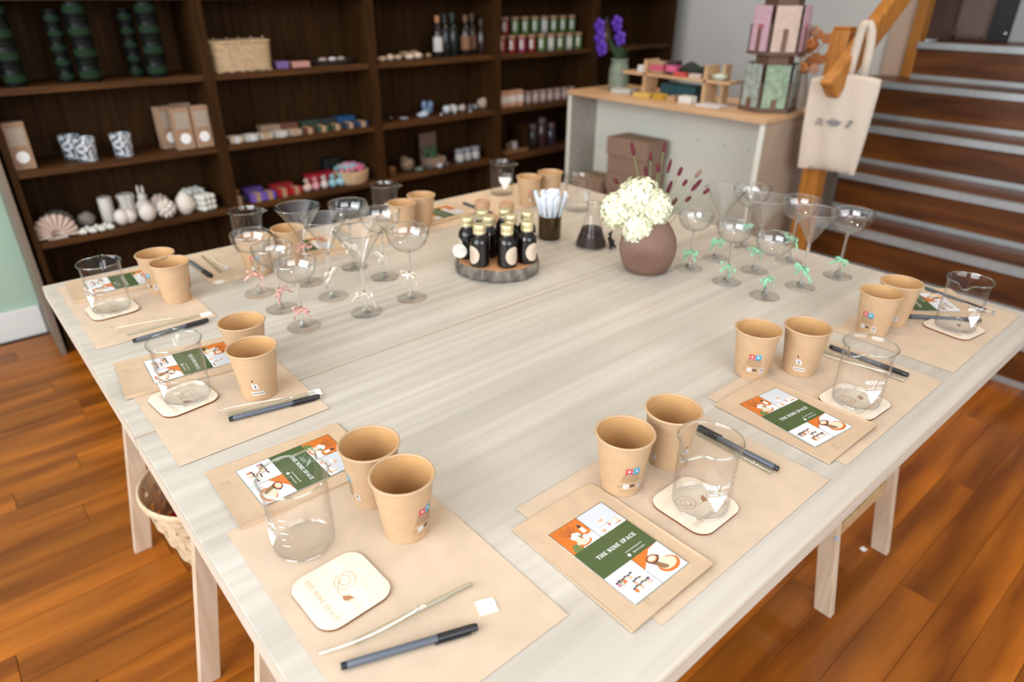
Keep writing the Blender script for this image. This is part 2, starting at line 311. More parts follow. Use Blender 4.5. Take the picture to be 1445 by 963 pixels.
# ------------------------------------------------------------------ bookcases
YS = 3.10; DEP = .275; BW = .785; LV = [.17, .46, .737, 1.03, 1.335, 1.64]
names = ['first bay from the green wall, holding white shaped candles', 'second bay from the green wall, holding the wicker basket', 'third bay from the green wall, holding dark bottles', 'fourth bay, holding two rows of labelled candle jars', 'last bay, in the dark corner behind the counter']
for b in range(5):
    x0 = .215 + b * BW; cx = x0 + BW / 2
    t = thing('bookcase', 'dark walnut bookcase, ' + names[b], 'bookcase', (cx, YS, 0), 0, 'walnut bookcases along the back wall')
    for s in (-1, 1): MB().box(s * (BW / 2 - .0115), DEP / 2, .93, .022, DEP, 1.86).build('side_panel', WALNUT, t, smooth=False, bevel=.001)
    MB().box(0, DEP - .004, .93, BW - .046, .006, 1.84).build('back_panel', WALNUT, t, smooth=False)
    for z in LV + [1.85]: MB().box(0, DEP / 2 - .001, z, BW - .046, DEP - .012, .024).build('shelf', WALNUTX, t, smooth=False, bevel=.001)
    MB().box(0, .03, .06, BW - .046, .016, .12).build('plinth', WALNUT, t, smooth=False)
fs = MB().box(.192, 3.225, .93, .018, .29, 1.86).build('filler_strip', mat('grey_brown_edge', (.20, .15, .11), .6), smooth=False)
tag(fs, 'grey-brown filler strip between green wall and first bookcase', 'strip')

# ------------------------------------------------------------------ tables
def stave_blocks(mb_parent, y0, n):
    pass
def tabletop(label, y0, y1):
    t = thing('tabletop', label, 'table', (0, 0, 0)); cx = (.117 + 1.742) / 2; L = 1.742 - .117
    MB().box(cx, (y0 + y1) / 2, .726, L - .002, y1 - y0 - .002, .0278).build('board', TABLE, t, smooth=False, bevel=.0015)
    MB().box(.117, (y0 + y1) / 2, .726, .002, y1 - y0 - .004, .027).box(1.742, (y0 + y1) / 2, .726, .002, y1 - y0 - .004, .027).box(cx, y0, .726, L - .002, .002, .027).box(cx, y1, .726, L - .002, .002, .027).build('edge_band', EDGE, t, smooth=False)
    return t
tabletop('pale wood tabletop nearer the camera, under the snail coaster', .238, 1.0375)
tabletop('pale wood tabletop farther back, under the log slice and vase', 1.0425, 1.832)
def trestle(label, cx, cy, L, along, feet=.16, zs=.24):
    t = thing('trestle', label, 'trestle', (cx, cy, 0), 0 if along == 'y' else -pi / 2)
    for sy in (-1, 1):
        for sx in (-1, 1):
            a = Vector((sx * feet, sy * L / 2, 0)); b = Vector((sx * .045, sy * L / 2, .69)); w, h = .043, .022
            mb = MB(); vs = []
            for p in (a, b):
                for dx, dy in ((-w / 2, -h / 2), (w / 2, -h / 2), (w / 2, h / 2), (-w / 2, h / 2)): vs.append((p.x + dx, p.y + dy, p.z))
            mb.add(vs, [(0, 3, 2, 1), (4, 5, 6, 7), (0, 1, 5, 4), (1, 2, 6, 5), (2, 3, 7, 6), (3, 0, 4, 7)]).build('leg', BIRCH, t, smooth=False, bevel=.0015)
    for sy in (-1, 1): MB().box(0, sy * (L / 2 - .025), zs, .32 * (1 - zs / .69) + .09 * zs / .69, .02, .045).build('stretcher', BIRCHX, t, smooth=False, bevel=.0015)
    for sx in (-1, 1): MB().box(sx * (.16 * (1 - zs / .69) + .045 * zs / .69 - .012), 0, zs + .0, .02, L - .075, .04).build('rail', BIRCHX, t, smooth=False, bevel=.0015)
    MB().box(0, 0, .700, .13, L + .04, .022).build('top_beam', BIRCH, t, smooth=False, bevel=.0015)
    return t
trestle('birch trestle under the left end of the farther tabletop, beside the woven basket', .29, 1.4345, .521, 'y', zs=.42)
trestle('birch trestle under the left end of the nearer tabletop', .29, .60, .50, 'y', zs=.42)
tr = trestle('birch trestle under the right end of the nearer tabletop, over the dark floor', 1.516, .533, .318, 'x', zs=.20)
bolt = MB().lathe([(0, 0), (.006, 0), (.006, .003), (0, .004)], 12).build('bolt', mat('blue_plug', (.35, .52, .70), .4), tr); bolt.location = (.141, -.170, .235); bolt.rotation_euler = (0, -pi / 2, 0)
bolt.rotation_euler = (0, pi / 2, 0)
trestle('birch trestle under the right end of the farther tabletop', 1.516, 1.434, .50, 'y')

# ------------------------------------------------------------------ place settings: paper mats
TZ = .7402
def paper_mat(label, x0, y0, x1, y1, seed, rz=0):
    random.seed(seed); w, h = x1 - x0, y1 - y0; nx, ny = 12, 12; mb = MB(); vs = []; fs = []
    c = [random.uniform(.0, .0007) for _ in range(4)]
    for i in range(nx + 1):
        for j in range(ny + 1):
            u, v = i / nx, j / ny; e = max(abs(u - .5), abs(v - .5)) * 2
            z = .0006 + (c[0] * (1 - u) * (1 - v) + c[1] * u * (1 - v) + c[2] * u * v + c[3] * (1 - u) * v) * e ** 5
            vs.append(((u - .5) * w, (v - .5) * h, z))
    for i in range(nx):
        for j in range(ny):
            a = i * (ny + 1) + j; fs.append((a, a + ny + 1, a + ny + 2, a + 1))
    mb.add(vs, fs); o = mb.build('paper_placemat', KRAFTM, smooth=False)
    so = o.modifiers.new('t', 'SOLIDIFY'); so.thickness = .0003; so.offset = -1
    return tag(o, label, 'placemat', ((x0 + x1) / 2, (y0 + y1) / 2, TZ), rz, 'brown paper placemats')
paper_mat('brown paper placemat under the bare snail coaster at the near left corner', .150, .357, .396, .738, 1)
paper_mat('brown paper placemat at the middle of the left table side', .147, .918, .389, 1.298, 2)
paper_mat('brown paper placemat at the far left corner under two cups', .140, 1.398, .372, 1.800, 3)
paper_mat('brown paper placemat on the far side beneath the martini and coupe glasses', .425, 1.575, .800, 1.822, 4)
paper_mat('brown paper placemat on the far side, behind the log slice', .86, 1.575, 1.235, 1.822, 5)
paper_mat('brown paper placemat on the far side behind the cork jars', 1.27, 1.575, 1.65, 1.822, 6)
paper_mat('brown paper placemat on the near side under the beaker with the clearest 400 mL mark', .466, .279, .852, .528, 8)
paper_mat('brown paper placemat on the near side, second from the right corner', .905, .279, 1.28, .526, 9)
paper_mat('brown paper placemat at the right corner by the stairs', 1.328, .279, 1.716, .512, 10)

# ------------------------------------------------------------------ kraft envelopes (A5) with a printed card (A6)
def card_mesh(parent, z):
    w, h = .099, .1475; root = MB().box(0, 0, .0004, w, h, .0006).build('card', CARDW, parent, smooth=False); root.location = (-.002, .004, z)
    mb = MB(); M_ = [GREEN, CARDW, ORANGE, GREYP, INKK, CREAMI, LEAFP, PEACH, STBACK, INKW, PINKI, INKBR]
    Z = .0008; y1 = h / 2; ya = y1 - .0475; yb = -y1 + .0505; x1 = w / 2
    mb.rect(-x1, -y1, x1, y1, Z, 0)
    g = .0009
    mb.rect(-x1 + g, ya + g, -g / 2, y1 - g, Z + .0001, 2); mb.rect(g / 2, ya + g, x1 - g, y1 - g, Z + .0001, 3)
    mb.rect(-x1 + g, -y1 + g, -g / 2, yb - g, Z + .0001, 1); mb.rect(g / 2, -y1 + g, x1 - g, yb - g, Z + .0001, 1)
    z2 = Z + .0002; z3 = Z + .0003; z4 = Z + .0004; z5 = Z + .0005
    # reed diffuser picture: white table corner, wooden disc, pots, reeds, leaves
    mb.poly([(-.036, ya + g), (-g / 2, ya + g), (-g / 2, ya + .020), (-.014, ya + .014)], z2, 1)
    mb.poly([(-.0225 + .0125 * cos(a * pi / 9), ya + .0085 + .0065 * sin(a * pi / 9)) for a in range(18)], z3, 2)
    mb.poly([(-.0225 + .0105 * cos(a * pi / 9), ya + .0095 + .005 * sin(a * pi / 9)) for a in range(18)], z4, 5)
    mb.rect(-.030, ya + .009, -.021, ya + .020, z5, 5); mb.rect(-.018, ya + .010, -.011, ya + .018, z5, 1)
    for i in range(7): stroke(mb, [(-.026, ya + .018), (-.040 + i * .0042, ya + .038 + (i % 3) * .003)], .0006, z5, 4)
    for cx_, cy_, r_, mi in ((-.021, .023, .0045, 1), (-.028, .022, .004, 1), (-.024, .026, .0035, 5), (-.037, .008, .005, 6), (-.040, .004, .004, 6), (-.033, .003, .0035, 6), (-.019, .020, .003, 6), (-.030, .005, .003, 2)):
        mb.poly([(cx_ + r_ * cos(a * pi / 5 + .3) * (1 + .2 * (a % 2)), ya + cy_ + r_ * sin(a * pi / 5 + .3)) for a in range(10)], z5 + .00005, mi)
    mb.rect(-.012, ya + .020, -.005, ya + .030, z5, 8); mb.rect(-.0105, ya + .030, -.0065, ya + .036, z5, 4); mb.rect(-.0112, ya + .022, -.0058, ya + .027, z5 + .0001, 1); mb.poly([(-.006 + .005 * cos(a * pi / 6), ya + .018 + .002 * sin(a * pi / 6)) for a in range(12)], z4, 2)
    # pale still life
    mb.poly([(g / 2, ya + g), (x1 - g, ya + g), (x1 - g, ya + .014), (g / 2, ya + .010)], z2, 1)
    for x, y, a, b, mi in ((.012, .006, .007, .006, 7), (.021, .004, .006, .007, 1), (.018, .016, .010, .009, 1), (.022, .022, .007, .005, 7), (.034, .008, .008, .007, 1), (.041, .011, .005, .009, 5), (.030, .013, .007, .004, 5), (.038, .0055, .012, .002, 2), (.026, .010, .004, .005, 10)):
        mb.rect(x - a / 2, ya + y - b / 2, x + a / 2, ya + y + b / 2, z3, mi)
    mb.rect(.012, ya + .0135, .0265, ya + .0141, z5, 4)
    # green band text
    serif(mb, 'THE NINE SPACE', .0058, z2, 9, cx=.004, cy=.004)
    v, f = text_flat('www.theninespace.dk', .0034); mb.add(v, f, 9, Matrix.Translation((.018, -.0115, z2)))
    v, f = text_flat('@theninespace', .0034); mb.add(v, f, 9, Matrix.Translation((.022, -.0175, z2)))
    mb.poly([(.004 + .0024 * cos(a * pi / 7), -.0175 + .0024 * sin(a * pi / 7)) for a in range(14)], z2, 9)
    # jars on two shelves
    rr = random.Random(3); cs = [10, 6, 2, 5, 7, 1, 8]
    for row, (bx, by, n) in enumerate(((-.044, yb - .022, 6), (-.034, -y1 + .010, 6), (-.030, -y1 + .018, 4))):
        mb.rect(bx - .002, by - .0012, bx + .034, by - .0006, z3, 3)
        for k in range(n if row != 2 else 3):
            x = bx + k * .0049 + (.004 if row == 2 else 0); hh = .008 + .001 * (k % 2)
            mb.rect(x, by, x + .0044, by + hh, z4 + .00002 * row, cs[(k + row * 2) % 7]); mb.rect(x, by + hh * .72, x + .0044, by + hh, z5, 4)
            if k % 2: mb.rect(x + .001, by + .001, x + .0034, by + .004, z5, 1)
    # candle picture
    mb.poly([(g / 2, yb - g), (x1 - g - .002, yb - g), (x1 - .020, yb - .003), (g / 2, -y1 + .0275)], z2, 2)
    el = lambda cx_, cy_, a_, b_, z, mi, n=22: mb.poly([(cx_ + a_ * cos(2 * pi * k / n), cy_ + b_ * sin(2 * pi * k / n)) for k in range(n)], z, mi)
    cy_ = -y1 + .018
    el(.031, cy_ - .002, .0165, .0115, z3, 2); el(.031, cy_ - .0005, .013, .0085, z4, 8); 
    mb.poly([(.012, cy_ + .014), (.030, cy_ + .018), (.039, cy_ + .002), (.026, cy_ - .006), (.020, cy_ - .004)], z4 + .00005, 11)
    mb.poly([(.022, cy_ + .010), (.032, cy_ + .014), (.039, cy_ + .002), (.029, cy_ - .004)], z5, 5)
    el(.0205, cy_ + .0155, .0095, .0068, z5 + .0001, 4); el(.0205, cy_ + .0160, .0078, .0053, z5 + .0002, 2); el(.0205, cy_ + .0163, .006, .004, z5 + .0003, 5)
    for v in range(len(mb.v)): mb.v[v] = (mb.v[v][0], mb.v[v][1], Z + (mb.v[v][2] - Z) * .35)
    o = mb.build('card_print', M_, root, smooth=False)
    return root
def snail(mb, cx, cy, s, z, mi, leaf, text=True):
    sp = [(cx + s * (.10 + .42 * t) * cos(t * 2.05 * 2 * pi + 2.2), cy + s * (.10 + .42 * t) * sin(t * 2.05 * 2 * pi + 2.2)) for t in [i / 60 for i in range(61)]]
    stroke(mb, sp, .0007, z, mi)
    ex, ey = sp[-1]; stroke(mb, [(ex, ey), (ex + .25 * s, ey - .42 * s), (ex + .75 * s, ey - .75 * s), (ex + 1.35 * s, ey - .72 * s), (ex + 1.6 * s, ey - .55 * s)], .0006, z, mi)
    mb.poly([(cx + s * a, cy + s * b) for a, b in ((.62, -.42), (.80, -.18), (1.02, -.10), (.98, -.34), (.86, -.50))], z + .00002, leaf)
def envelope(seed=0, lift=.006):
    t = thing('kraft_envelope', '', 'envelope'); t['group'] = 'kraft envelopes with a printed card'
    w, h = .148, .207; n, m_ = 10, 14
    for nm, f in (('back_sheet', lambda u, v: .0006), ('front_sheet', lambda u, v: .0018 + .0005 * sin(pi * u) + lift * max(0, 1 - v * 3.6) ** 2 * (.15 + .85 * u))):
        vs = []; fs = []
        for i in range(n + 1):
            for j in range(m_ + 1):
                u, v = i / n, j / m_; vs.append(((u - .5) * w, (v - .5) * h, f(u, v)))
        for i in range(n):
            for j in range(m_): a = i * (m_ + 1) + j; fs.append((a, a + m_ + 1, a + m_ + 2, a + 1))
        o = MB().add(vs, fs).build(nm, KRAFT, t, smooth=False); so = o.modifiers.new('t', 'SOLIDIFY'); so.thickness = .0004
    for x in (-1, 1): MB().add([(x * w / 2, -h / 2, 0), (x * w / 2, h / 2, 0), (x * w / 2, h / 2, .0018), (x * w / 2, -h / 2, .0018 + lift * (.25 if x < 0 else 1))], [(0, 1, 2, 3)]).build('side_fold', KRAFT, t, smooth=False)
    p = MB(); zt = .0022
    for k in range(9): p.rect(-.022 + k * .0045, h / 2 - .0172, -.0195 + k * .0045, h / 2 - .0164, zt, 0)
    p.rect(-.0275, h / 2 - .0178, -.0262, h / 2 - .0158, zt, 0)
    stroke(p, [(-.030 + .0045 * cos(a / 4) * (1 - a / 36), -h / 2 + .016 + .0045 * sin(a / 4) * (1 - a / 36)) for a in range(28)], .0004, zt + .0016, 0)
    stroke(p, [(-.0345, -h / 2 + .012), (-.028, -h / 2 + .0095), (-.018, -h / 2 + .012), (-.012, -h / 2 + .016)], .0004, zt + .0018, 0)
    p.build('faint_print', FAINTK, t, smooth=False)
    c = card_mesh(t, .0040); c.rotation_euler = (0, 0, 0)
    return t
EV = Proto(envelope)
EV.put('kraft envelope with green printed card, on the near side left of the coaster and beaker', (.508, .396, .7412), rad(-.8))
EV.put('kraft envelope with green printed card, on the near side, second from the right corner', (.964, .398, .7412), rad(-1.5))
EV.put('kraft envelope seen through the empty beaker without a coaster at the near left', (.272, .800, .7405), rad(-91.5))
EV.put('kraft envelope with card half hidden behind the beaker at the middle of the left side', (.246, 1.228, .7412), rad(-96))
EV.put('kraft envelope behind the beaker at the far left corner', (.262, 1.735, .7412), rad(-92))
EV.put('kraft envelope on the far side behind the martini glasses', (.700, 1.690, .7412), rad(-97))
EV.put('kraft envelope on the far side between the paper cups and the bottles', (1.160, 1.700, .7412), rad(-85))
EV.put('kraft envelope lying askew behind the beaker at the right corner by the stairs', (1.612, .448, .7412), rad(46))
for e, (dx, dy, dr) in zip([o for o in col.objects if o.name.startswith('kraft_envelope')], [(.004, -.015, 0), (0, -.008, -6), (0, .0, 2), (0, .012, 2), (0, 0, 0), (0, 0, 0), (0, 0, 0), (0, 0, 0)]):
    for ch in e.children:
        if ch.name.startswith('card'): ch.location = (dx, dy + .006, .0030); ch.rotation_euler = (rad(-.9), rad(-.35), rad(dr))

# ------------------------------------------------------------------ plywood coasters
def coaster():
    t = thing('coaster', '', 'coaster'); t['group'] = 'pale plywood coasters'
    s, r = .047, .021; pl = []
    for qx, qy, a0 in ((1, 1, 0), (-1, 1, 90), (-1, -1, 180), (1, -1, 270)): pl += arc(qx * (s - r), qy * (s - r), r, r, a0, a0 + 90, 7)
    MB().prism(pl, 0, .0034, 0, 1).build('board', [PLY, BURNT], t, bevel=.0003, ang=50)
    e = MB(); snail(e, -.008, .008, .0155 / .52, .00347, 0, 0)
    e.build('engraved_snail', ENGR, t, smooth=False)
    e = MB(); serif(e, 'THE NINE SPACE', .0062, .00347, 0, cx=0, cy=-.025)
    e.build('engraved_lettering', FAINT, t, smooth=False)
    return t
CO = Proto(coaster)
CO.put('bare plywood coaster engraved with a snail, at the near left corner', (.2175, .555, .7412), rad(-88))
CO.put('plywood coaster under the middle beaker of the left table side', (.211, 1.105, .7412), rad(-84))
CO.put('plywood coaster under the beaker at the far left corner', (.210, 1.580, .7412), rad(-88))
CO.put('plywood coaster under the beaker nearest the camera on the right', (.658, .373, .7412), rad(0))
CO.put('plywood coaster under the second beaker from the right corner', (1.086, .352, .7412), rad(-3))
CO.put('plywood coaster under the beaker at the right corner by the stairs', (1.531, .349, .7412), rad(-8))

# ------------------------------------------------------------------ beakers
def wrapM(vs, R_, z0, z1=None, R1=None):        # flat (x, y) -> wrapped round a cylinder or cone facing +X
    out = []
    for x, y, z in vs:
        rr = R_ if R1 is None else R_ + (R1 - R_) * (y + z0) / z1
        a = x / rr; out.append(((rr + .00025) * cos(a), (rr + .00025) * sin(a), y + z0))
    return out
def subdiv_rect(x0, y0, x1, y1, n=5):
    vs = []; fs = []
    for i in range(n + 1): x = x0 + (x1 - x0) * i / n; vs += [(x, y0, 0), (x, y1, 0)]
    return vs, [(2 * i, 2 * i + 2, 2 * i + 3, 2 * i + 1) for i in range(n)]
def beaker(print_ang):
    t = thing('glass_beaker', '', 'beaker'); t['group'] = '400 mL glass beakers'
    R0, H = .0392, .108
    def spout(r, z, a):
        a = (a + pi) % (2 * pi) - pi
        k = max(0, (z - .085) / .023) ** 1.6 if r > .03 else 0
        g = math.exp(-(a / .20) ** 2) * .0165 - math.exp(-((abs(a) - .46) / .18) ** 2) * .0030
        return r + k * g, z - k * .0042 * math.exp(-(a / .24) ** 2)
    out = [(0, .0), (.030, 0), (.0355, .0012), (.0385, .005), (R0, .010), (R0, .06), (R0, .092), (R0 + .0006, .101), (R0 + .0032, .107)]
    inn = [(R0 + .0022, .1074), (R0 - .0008, .1005), (R0 - .0014, .092), (R0 - .0014, .06), (R0 - .0014, .011), (.0365, .0058), (.0335, .0028), (0, .0022)]
    MB().lathe(out + inn, 72, fn=spout).build('body', GLASS, t, ang=80)
    pts = []
    for k in range(72):
        a = 2 * pi * k / 72; r, z = spout(R0 + .0030, .1073, a); pts.append((r * cos(a), r * sin(a), z))
    MB().tube(pts, .00125, 8, closed=True).build('rolled_rim', RIM, t)
    MB().tube([(.0362 * cos(2 * pi * k / 48), .0362 * sin(2 * pi * k / 48), .0022) for k in range(48)], .0013, 6, closed=True).build('heel_ring', GLASSW, t)
    m = MB()
    def put(v, f): m.add([tuple(x) for x in wrapM(v, R0, 0)], f)
    v, f = text_flat('400 mL', .0120, .25); put([(x - .002, y + .058, 0) for x, y, z in v], f)
    for (x, y, w_, h_) in ((-.008, .0505, .007, .0013), (.002, .0505, .006, .0013), (-.012, .0468, .010, .0016), (.001, .0468, .012, .0016)):
        for k in range(4): put(*subdiv_rect(x + k * w_ / 4, y - h_ / 2, x + (k + .7) * w_ / 4, y + h_ / 2, 1))
    # rounded white shield
    tri = [(-.0135, .0432), (.0135, .0432), (.0128, .0405)]
    n = 14; vs = []; fs = []
    for j in range(n + 1):
        y = .0435 - .025 * j / n; hw = .0140 * (1 - (j / n) ** 1.15 * .93) if j else .0135
        for i in range(9): vs.append((-hw + 2 * hw * i / 8, y - (.0015 * (abs(i - 4) / 4) ** 2 if j == 0 else 0), 0))
    for j in range(n):
        for i in range(8): a = j * 9 + i; fs.append((a, a + 9, a + 10, a + 1))
    put(vs, fs)
    v, f = [], []
    for k, z in enumerate((.030, .040, .050, .060, .070)):
        put(*subdiv_rect(.022, z - .0004, .022 + (.006 if k % 2 else .010), z + .0004, 2))
    o = m.build('white_print', INKW, t); o.rotation_euler = (0, 0, rad(print_ang)); return t
_bk = None
def put_beaker(label, x, y, z, spout_deg, print_deg):
    global _bk
    o = _bk if _bk and 'used' not in _bk else (copy_tree(_bk) if _bk else None)
    if o is None: o = _bk = beaker(0); o['used'] = 1
    o['label'] = label; o.location = (x, y, z); o.rotation_euler = (0, 0, rad(spout_deg))
    for c in o.children:
        if c.name.startswith('white_print'): c.rotation_euler = (0, 0, rad(print_deg - spout_deg))
def az(x, y, al): return math.degrees(math.atan2(-y, -x)) + al
CZ = .7448
for lab, x, y, z, sp, pr in [
    ('empty glass beaker on bare brown paper beside the snail coaster, nearest left', .220, .657, .7412, 150, -72),
    ('glass beaker on a coaster at the middle of the left table side', .219, 1.105, CZ, 178, -62),
    ('glass beaker on a coaster at the far left corner of the table', .210, 1.580, CZ, 172, -62),
    ('glass beaker standing behind the leftmost coupe glasses on the far side', .593, 1.765, .7412, 80, 10),
    ('glass beaker standing behind the stemmed glasses, beside two far cups', 1.012, 1.762, .7412, 80, 25),
    ('glass beaker with a white tag inside, on the far side behind the cork jars', 1.470, 1.757, .7412, 80, 150),
    ('glass beaker behind the conical flask, at the far right corner', 1.535, 1.458, .7412, 20, 130),
    ('glass beaker with the clearest 400 mL print, nearest the camera on the right', .664, .370, CZ, -30, 34),
    ('glass beaker on the second coaster from the right corner', 1.088, .352, CZ, -26, 38),
    ('glass beaker on a coaster at the right corner by the stairs', 1.531, .348, CZ, -6, 46)]:
    put_beaker(lab, x, y, z, az(x, y, sp), az(x, y, pr))
for o in list(col.objects):
    if 'used' in o: del o['used']
tg = MB().prism([(-.020, .018), (.020, .018), (.020, .006), (.003, -.022), (-.003, -.022), (-.020, .006)], -.0006, .0006).build('paper_tag', STICK, smooth=False)
tag(tg, 'white shield-shaped tag standing inside the beaker behind the cork jars', 'tag', (1.478, 1.748, .780)); tg.rotation_euler = (rad(75), 0, rad(az(1.478, 1.748, 0) + 90))

# ------------------------------------------------------------------ paper cups
CH = .090; CR0, CR1 = .0285, .0393
def cup():
    t = thing('paper_cup', '', 'cup'); t['group'] = 'brown paper cups'
    MB().lathe([(0, .004), (CR0 - .002, .004), (CR0 - .002, 0), (CR0, 0), (CR0 + .0002, .002)] + [(CR0 + (CR1 - CR0) * k / 6, CH * k / 6) for k in range(1, 7)], 48).build('outer_wall', CUPM, t, ang=50)
    MB().lathe([(CR1 - .0006, CH - .0005)] + [(CR0 - .0006 + (CR1 - CR0) * k / 6, CH * k / 6) for k in range(5, 0, -1)] + [(CR0 - .0005, .007), (CR0 - .003, .0062), (0, .0062)], 48).build('lining', CUPI, t, ang=60)
    MB().tube([((CR1 + .0008) * cos(2 * pi * k / 48), (CR1 + .0008) * sin(2 * pi * k / 48), CH) for k in range(48)], .0019, 8, closed=True).build('rolled_rim', CUPM, t)
    m = MB(); ms = [INKR, INKB, INKBR, INKK, INKG]
    def R_(x0, y0, x1, y1, mi, dz=0):
        v, f = subdiv_rect(x0, y0, x1, y1, 4); m.add([tuple(((CR0 + (CR1 - CR0) * y / CH + .0002 + dz) * cos(x / (CR0 + (CR1 - CR0) * y / CH)), (CR0 + (CR1 - CR0) * y / CH + .0002 + dz) * sin(x / (CR0 + (CR1 - CR0) * y / CH)), y)) for x, y, z in v], f, mi)
    # print A: red and blue squares, small text, seal, oval label, bar code
    R_(-.0105, .044, 0, .0545, 0); R_(0, .044, .0105, .0545, 1); R_(-.0105, .0425, .0105, .044, 3); 
    for (a, mi, cc) in ((-.00525, 2, 0), (.00525, 3, 0)):
        for k in range(14):
            q = 2 * pi * k / 14; R_(a + .0036 * cos(q) - .0005, .0493 + .0036 * sin(q) - .0005, a + .0036 * cos(q) + .0005, .0493 + .0036 * sin(q) + .0005, 3 if mi == 3 else 2, .0001)
        R_(a - .0014, .0475, a + .0014, .0511, 4, .0001)
    R_(-.0085, .0432, -.001, .0438, 4, .0001)
    rr = random.Random(5)
    for k in range(8):
        x = -.0125 - .0005 * k
        while x < .011: l = rr.uniform(.0012, .0032); R_(x, .0405 - k * .0017, min(x + l, .0125), .0412 - k * .0017, 2); x += l + .0006
    for k in range(12): q = 2 * pi * k / 12; R_(-.0155 + .0025 * cos(q) - .0004, .0205 + .0025 * sin(q) - .0004, -.0155 + .0025 * cos(q) + .0005, .0205 + .0025 * sin(q) + .0005, 2)
    R_(-.0105, .0175, -.0025, .0245, 4); R_(-.0095, .0168, -.0035, .0252, 4); R_(-.008, .0205, -.005, .021, 2, .0001)
    for k in range(7): R_(-.001 + k * .0011, .0185, -.001 + k * .0011 + (.0008 if k % 3 else .0004), .0245, 3)
    for k in range(10): R_(-.0145 + k * .0023, .0115 + .00015 * (k % 2), -.013 + k * .0023, .0122 + .00015 * (k % 2), 2)
    R_(.0115, .013, .0195, .0255, 4); R_(.0135, .020, .0175, .024, 2, .0001); 
    for k in range(3): R_(.0125, .0145 + k * .0016, .0185, .0151 + k * .0016, 2, .0001)
    # print B: small black figure, white square, wide white label, round the side
    o = .069
    R_(o - .0008, .0405, o + .0008, .0452, 3); R_(o - .0014, .0418, o + .0014, .0438, 3)
    R_(o - .005, .026, o + .005, .0365, 4); R_(o - .0009, .028, o + .0009, .034, 3, .0001); R_(o - .011, .0125, o + .009, .0205, 4)
    for k in range(5): R_(o - .009 + k * .0035, .0155, o - .0065 + k * .0035, .0178, 2, .0001)
    m.build('printed_marks', ms, t)
    return t
CU = Proto(cup)
for lab, x, y, al in [
    ('brown paper cup nearest the camera on the left, beside the snail coaster', .332, .592, 46),
    ('brown paper cup behind the nearest left cup, beside the empty beaker', .333, .675, -75),
    ('brown paper cup in front at the middle of the left side, beside the grey pen', .320, 1.041, -134),
    ('brown paper cup behind its twin, over the green card at mid left', .345, 1.150, -60),
    ('brown paper cup in front of its twin at the far left corner', .337, 1.546, 82),
    ('brown paper cup behind its twin at the far left corner, nearest the bookcase', .328, 1.622, -55),
    ('brown paper cup seen through the left pink-ribboned coupe', .543, 1.588, -10),
    ('brown paper cup hidden behind the ribboned martini glass on the far side', .636, 1.603, 140),
    ('brown paper cup on the far side right of the glass cluster, clear of the glasses', 1.068, 1.645, 180),
    ('brown paper cup on the far side just left of a clearer twin, behind a coupe', .980, 1.612, 190),
    ('brown paper cup directly behind the white plastic spoons', 1.458, 1.604, 20),
    ('farthest brown paper cup, behind the one by the white spoons', 1.553, 1.604, 160),
    ('brown paper cup with red and blue print, nearest the camera on the right', .614, .470, 27),
    ('brown paper cup behind the nearest right cup, half behind the beaker', .712, .463, -68),
    ('brown paper cup with red and blue print, left of a pair mid right', 1.041, .525, 6),
    ('brown paper cup with a small black mark, right of a pair mid right', 1.118, .472, -126),
    ('front brown paper cup at the right corner, red and blue print on its left', 1.380, .454, -22),
    ('brown paper cup behind its twin at the right corner by the stairs', 1.465, .450, -14)]:
    CU.put(lab, (x, y, .7412), rad(az(x, y, al)))

# ------------------------------------------------------------------ pens, glass rods, wicks, stickers
def pen():
    t = thing('felt_pen', '', 'pen'); t['group'] = 'slate grey felt pens'
    MB().lathe([(0, 0), (.0036, 0), (.0040, .0006), (.0040, .006), (.0044, .0065), (.0044, .102)], 14).build('barrel', PENG, t)
    MB().lathe([(0, -.0005), (.0037, -.0005), (.0041, .0004), (.0041, .0062)], 14).build('end_plug', PENK, t)
    MB().lathe([(.0046, .102), (.0047, .103), (.0047, .135), (.0046, .140), (.0042, .146), (.0036, .1475), (0, .1475)], 14).build('cap', PENK, t)
    cl = MB().box(.0056, 0, .117, .0016, .0030, .038).build('clip', PENK, t, smooth=False, bevel=.0004)
    MB().box(.0050, 0, .1375, .0024, .0030, .003).build('clip_root', PENK, t, smooth=False)
    return t
PN = Proto(pen)
def lay(o, a, b, z, roll=0):
    a = Vector((a[0], a[1], z)); b = Vector((b[0], b[1], z)); d = b - a
    q = d.to_track_quat('Z', 'X'); o.rotation_mode = 'QUATERNION'; o.rotation_quaternion = q @ Matrix.Rotation(roll, 3, 'Z').to_quaternion(); o.location = a
def put_pen(label, a, b, roll=0, z=.7463):
    d = Vector((b[0] - a[0], b[1] - a[1])).normalized() * .148
    lay(PN.put(label, (0, 0, 0)), a, (a[0] + d.x, a[1] + d.y), z, roll)
put_pen('slate grey felt pen with black cap, at the bottom edge of the photo', (.168, .461), (.309, .407), 1.9)
put_pen('slate grey felt pen in front of the cups at the middle of the left side', (.246, .986), (.391, .956), 1.9)
put_pen('slate grey felt pen with black cap below the far left coaster', (.202, 1.382), (.349, 1.385), 1.9)
put_pen('slate grey felt pen beside the far left cups, cap towards the glasses', (.431, 1.773), (.441, 1.621), 1.9)
put_pen('slate grey felt pen on the far side left of the cork jars', (1.290, 1.737), (1.292, 1.589), 1.9)
put_pen('slate grey felt pen behind the nearest right beaker', (.812, .338), (.810, .487), 1.0)
put_pen('slate grey felt pen behind the second beaker from the right corner', (1.243, .474), (1.244, .326), 1.0)
put_pen('slate grey felt pen peeking out behind the askew envelope by the stairs', (1.703, .478), (1.672, .333), 1.0)
put_pen('dark pen shape standing in for the shadow along the front edge of the askew envelope by the stairs', (1.508, .433), (1.606, .322), 1.0)  # added pen copy imitates the shadow under the envelope's raised front edge
